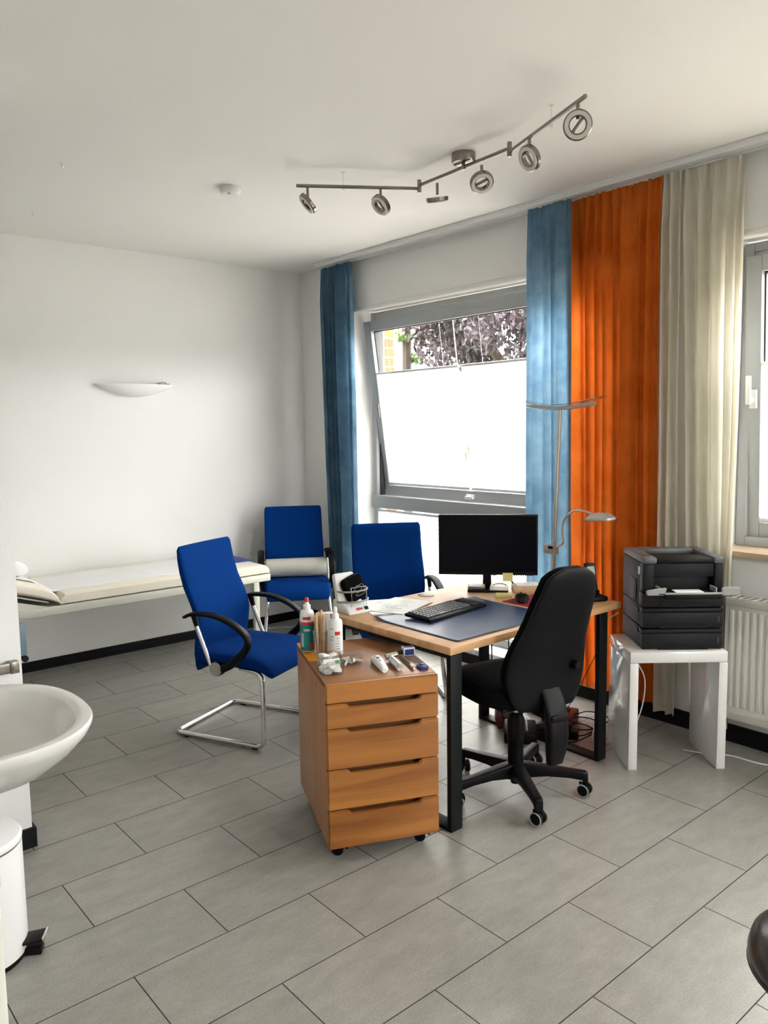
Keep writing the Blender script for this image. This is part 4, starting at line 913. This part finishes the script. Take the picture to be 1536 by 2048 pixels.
# ------------------------------------------------------------------ floor lamp
fl = thing('floor_lamp', 'slim nickel floor lamp with curved glass uplight and gooseneck reading arm', 'floor lamp', (3.34, 2.575, 0))
MB().lathe([(0, 0), (.13, 0), (.13, .012), (.02, .018), (0, .018)], 40).done('base', 'satin', fl)
MB().cyl((0, 0, .015), (0, -.065, 1.618), .0095, seg=16).done('pole', 'satin', fl)
b = MB(); b.box((0, 0, .885), (.022, .085, .05), .006); o = b.done('dimmer_housing', 'satin', fl); o.location = (-.02, -.03, 0)
MB().box((0, 0, 0), (.004, .03, .014), .002).done('dimmer_knob', 'black', o).location = (-.012, -.005, .895)
arc = [(-.0, -.065+y_, 1.622+.16*(y_)**2*3.0) for y_ in [-.20+.4*k/16 for k in range(17)]]
b = MB(); b.loft([sring(p, (1, 0, 0), (0, 0, 1), .030, .009, 14, 5) for p in arc]); b.done('uplight_body', 'satin', fl)
arc = [(-.0, -.065+y_, 1.640+.16*(y_)**2*3.0) for y_ in [-.25+.5*k/20 for k in range(21)]]
b = MB(); b.loft([sring(p, (1, 0, 0), (0, 0, 1), .045, .003, 14, 5) for p in arc]); b.done('glass_plate', 'lampglass', fl)
MB().tube(smooth_path([(-.025, -.075, .90), (-.03, -.115, .93), (-.04, -.115, .985), (-.05, -.135, 1.05), (-.07, -.20, 1.10), (-.10, -.28, 1.112), (-.12, -.35, 1.105)], 6), .0055, 10).done('gooseneck', 'satin', fl)
rh = thing('reading_head', None, None, (-.130, -.405, 1.098)); rh.parent = fl; rh.rotation_euler = (math.radians(-4), 0, math.radians(5))
b = MB(); b.loft([sring((0, 0, z), (1, 0, 0), (0, 1, 0), a, c, 24, 5) for z, a, c in ((-.018, .045, .065), (-.008, .045, .065), (.010, .028, .045), (.016, .015, .025))]); b.done('shade', 'satin', rh)
MB().rbox(-.055, .055, -.095, .07, -.022, -.019, .0005).done('glass_cover', 'lampglass', rh)
# ------------------------------------------------------------------ clutter on the floor under the desk
def cable(label, pts, r=.003, m='black'):
    o = MB().tube(smooth_path(pts, 6), r, 8).done('cable', m); return tag(o, label, 'cable')
cable('thin dark cable hanging in front of the orange curtain down to the floor', [(3.20, 2.15, .69), (3.22, 2.16, .50), (3.17, 2.22, .30), (3.14, 2.30, .12), (3.16, 2.36, .02), (3.2, 2.4, .006)], .0018)
cable('black cable coil lying on the floor by the right desk leg', [(3.08+.11*math.cos(a*1.0)+.01*a, 2.26+.09*math.sin(a)+.01*math.sin(3*a), .005+.0022*a) for a in [k*.45 for k in range(48)]], .003)
cable('white cable looping behind the right desk leg', [(3.30, 2.28, .006), (3.20, 2.20, .05), (3.14, 2.14, .07), (3.10, 2.12, .03), (3.17, 2.09, .006), (3.30, 2.05, .006)], .0035, 'white')
cable('white cable lying along the black skirting below the radiator', [(3.36, 1.80, .005), (3.40, 1.70, .005), (3.46, 1.62, .005), (3.47, 1.50, .005), (3.52, 1.35, .005), (3.55, 1.1, .005)], .0035, 'white')
cable('white cable hanging down behind the side table', [(3.30, 2.12, .62), (3.24, 2.17, .56), (3.25, 2.15, .50), (3.31, 2.06, .42), (3.35, 2.0, .30), (3.30, 2.0, .12), (3.24, 2.06, .006)], .003, 'white')
cable('black cable hanging from the desk top in front of the far leg', [(2.985, 2.66, .68), (2.95, 2.63, .40), (2.93, 2.60, .22), (2.90, 2.52, .10), (2.88, 2.42, .04), (2.93, 2.36, .03)], .0035)
cable('second black cable curving down from the desk into the footrest', [(3.02, 2.60, .68), (2.99, 2.55, .40), (2.93, 2.50, .26), (2.89, 2.44, .14), (2.88, 2.38, .05), (2.94, 2.32, .03)], .003)
bxm = thing('power_adapter_box', 'flat brown-red box on the floor behind the right desk leg', 'box', (3.22, 2.40, 0), math.radians(20))
MB().box((0, 0, .03), (.20, .14, .06), .006).done('box_body', 'maroon', bxm); MB().box((0, 0, .062), (.12, .08, .006), .002).done('lid', 'black', bxm)
bxr = thing('red_box', 'small brown-red box standing behind the chair column', 'box', (2.985, 2.585, 0), math.radians(-40))
MB().box((0, 0, .05), (.07, .11, .10), .003).done('box_body', 'maroon', bxr); MB().box((0, 0, .102), (.066, .106, .004), .001).done('lid', 'paper', bxr)
ps = thing('power_strip', 'black power strip with plugs on the floor under the desk', 'power strip', (3.02, 2.33, 0), math.radians(-48))
MB().box((0, 0, .022), (.30, .055, .04), .006).done('strip_body', 'black', ps)
for k in range(4): MB().box((-.10+.065*k, 0, .058), (.045, .045, .036), .008).done('plug', 'black' if k != 2 else 'grey', ps)
fp = thing('foot_pedal', 'black ribbed dictation foot pedal on the floor behind the office chair', 'foot pedal', (2.90, 2.40, 0), math.radians(-48))
MB().box((0, 0, .04), (.16, .13, .07), .014, (.25, 0, 0)).done('housing', 'black', fp)
for k in range(4): MB().box((-.03+.02*k, -.02, .088), (.008, .10, .008), .002, (.25, 0, 0)).done('rib', 'grey', fp)
# papers on the windowsill side: magazine seen under the desk behind the cabinet
t = thing('paper_bin', 'grey plastic bin with crumpled paper behind the desk leg, beside the rear chair', 'bin', (2.42, 3.12, 0), .3)
b = MB(); b.lathe([(0, .003), (.11, .003), (.135, .28), (.131, .28), (.107, .006), (0, .006)], 28); b.done('bucket', 'grey', t)
crumple('crumpled_paper', 'crumpled white paper filling the grey bin behind the desk', 'paper', (2.42, 3.12, .25), .11, .10, .06, 'paper', 8)
# ------------------------------------------------------------------ left foreground: basin, rail, bin, dispenser, cupboard
wb = thing('wash_basin', 'white ceramic wash basin mounted on the partition at the left edge', 'wash basin', (.53, 2.60, .65))
def brim(k, z, dy=0, n=56, kx=1, e=2.35):
    R_ = []
    for i in range(n):
        a = 2*PI*i/n; x = .340*k*kx*math.copysign(abs(math.cos(a))**(2/e), math.cos(a)); y_ = .372*k*math.copysign(abs(math.sin(a))**(2/e), math.sin(a))
        R_.append(Vector((x, min(y_, .372)+dy, z)))
    return R_
b = MB()
b.loft([brim(.28, -.215, .10), brim(.45, -.205, .09), brim(.68, -.165, .055), brim(.86, -.10, .028), brim(.965, -.045, .008), brim(1.0, -.014), brim(1.0, -.006), brim(.985, .0), brim(.93, .0), brim(.875, -.004), brim(.85, -.012, .0), brim(.80, -.05, .0), brim(.70, -.095, .0), brim(.50, -.125, .0), brim(.2, -.135, .0), brim(.05, -.137, .0)]); b.done('bowl', 'ceramic', wb)
MB().lathe([(0, -.137), (.022, -.137), (.02, -.133), (0, -.134)], 20).done('drain', 'chrome', wb)
MB().cyl((0, .22, -.215), (0, .22, -.36), .03).cyl((0, .22, -.33), (0, .38, -.33), .016).done('siphon', 'chrome', wb)
rl = thing('towel_rail', 'flat chrome towel rail on the partition above the basin', 'towel rail', (.45, 2.975, .70))
MB().box((0, -.035, 0), (.60, .010, .036), .001).done('bar', 'nickel', rl)
MB().box((.306, -.028, 0), (.030, .03, .042), .001).box((.306, -.007, 0), (.026, .014, .038), .001).done('bracket', 'nickel', rl)
MB().box((-.306, -.028, 0), (.030, .03, .038), .004).box((-.306, -.007, 0), (.026, .014, .034), .002).done('bracket', 'chrome', rl)
wd = thing('wall_dispenser', 'blue-grey metal dispenser on the end of the partition below couch level', 'dispenser', (.79, 3.07, .765))
MB().rbox(0, .034, -.05, .05, -.052, .07, .003).done('housing', 'bluegrey', wd); MB().cyl((.026, -.052, -.064), (.026, .048, -.064), .012).done('roller', 'black', wd)
pb = thing('pedal_bin', 'white round pedal bin on the floor below the wash basin', 'pedal bin', (.478, 2.42, 0))
MB().lathe([(0, .012), (.128, .012), (.130, .02), (.130, .345), (0, .345)], 48).done('bucket', 'white', pb)
MB().lathe([(0, 0), (.127, 0), (.129, .004), (.129, .016), (0, .016)], 48).done('base_ring', 'black', pb)
MB().lathe([(0, .352), (.131, .352), (.132, .362), (.126, .372), (.09, .386), (.04, .393), (0, .394)], 48).done('lid', 'white', pb)
MB().lathe([(0, .345), (.127, .345), (.127, .353), (0, .353)], 48).done('seal', 'midgrey', pb)
pd = thing('pedal', None, None, (0, 0, 0), math.radians(-32)); pd.parent = pb
MB().box((.155, 0, .048), (.06, .06, .010), .004, (0, -.12, 0)).done('pedal_plate', 'black', pd); MB().box((.184, 0, .053), (.008, .058, .014), .004).done('pedal_edge', 'chrome', pd); MB().box((.150, 0, .012), (.05, .035, .022), .003).done('pedal_foot', 'black', pd)
cu = thing('side_cupboard', 'cream cupboard edge at the lower left border of the view', 'cupboard', (-.10, 1.25, 0))
MB().rbox(-.30, .321, -.265, .30, .06, .985, .004).done('cabinet_body', 'creamframe', cu); MB().rbox(-.28, .30, -.25, .29, 0, .06).done('plinth', 'creamframe', cu)
MB().rbox(-.31, .323, -.268, .31, .985, 1.0, .004).done('cupboard_top', 'creamframe', cu)
# ------------------------------------------------------------------ brown stool at right foreground
so = thing('round_stool', 'dark brown leather round stool cut by the lower right border', 'stool', (1.634, .512, 0))
b = MB(); b.lathe([(0, .405), (.14, .405), (.168, .412), (.182, .430), (.186, .452), (.180, .476), (.160, .497), (.12, .508), (.06, .512), (0, .513)], 48); b.done('seat_cushion', 'brown', so)
MB().tube([(.183*math.cos(2*PI*k/48), .183*math.sin(2*PI*k/48), .432) for k in range(48)], .004, 8, closed=True).done('piping', 'brown', so)
MB().cyl((0, 0, .08), (0, 0, .405), .022).done('column', 'chrome', so)
for k in range(5):
    a = 2*PI*k/5; MB().tube([(0, 0, .09), (.10*math.cos(a), .10*math.sin(a), .085), (.21*math.cos(a), .21*math.sin(a), .06)], .014, 8).done('base_arm', 'chrome', so)
    MB().cyl((.21*math.cos(a)-.01, .21*math.sin(a), .025), (.21*math.cos(a)+.01, .21*math.sin(a), .025), .025).cyl((.21*math.cos(a), .21*math.sin(a), .03), (.21*math.cos(a), .21*math.sin(a), .062), .006).done('caster', 'black', so)
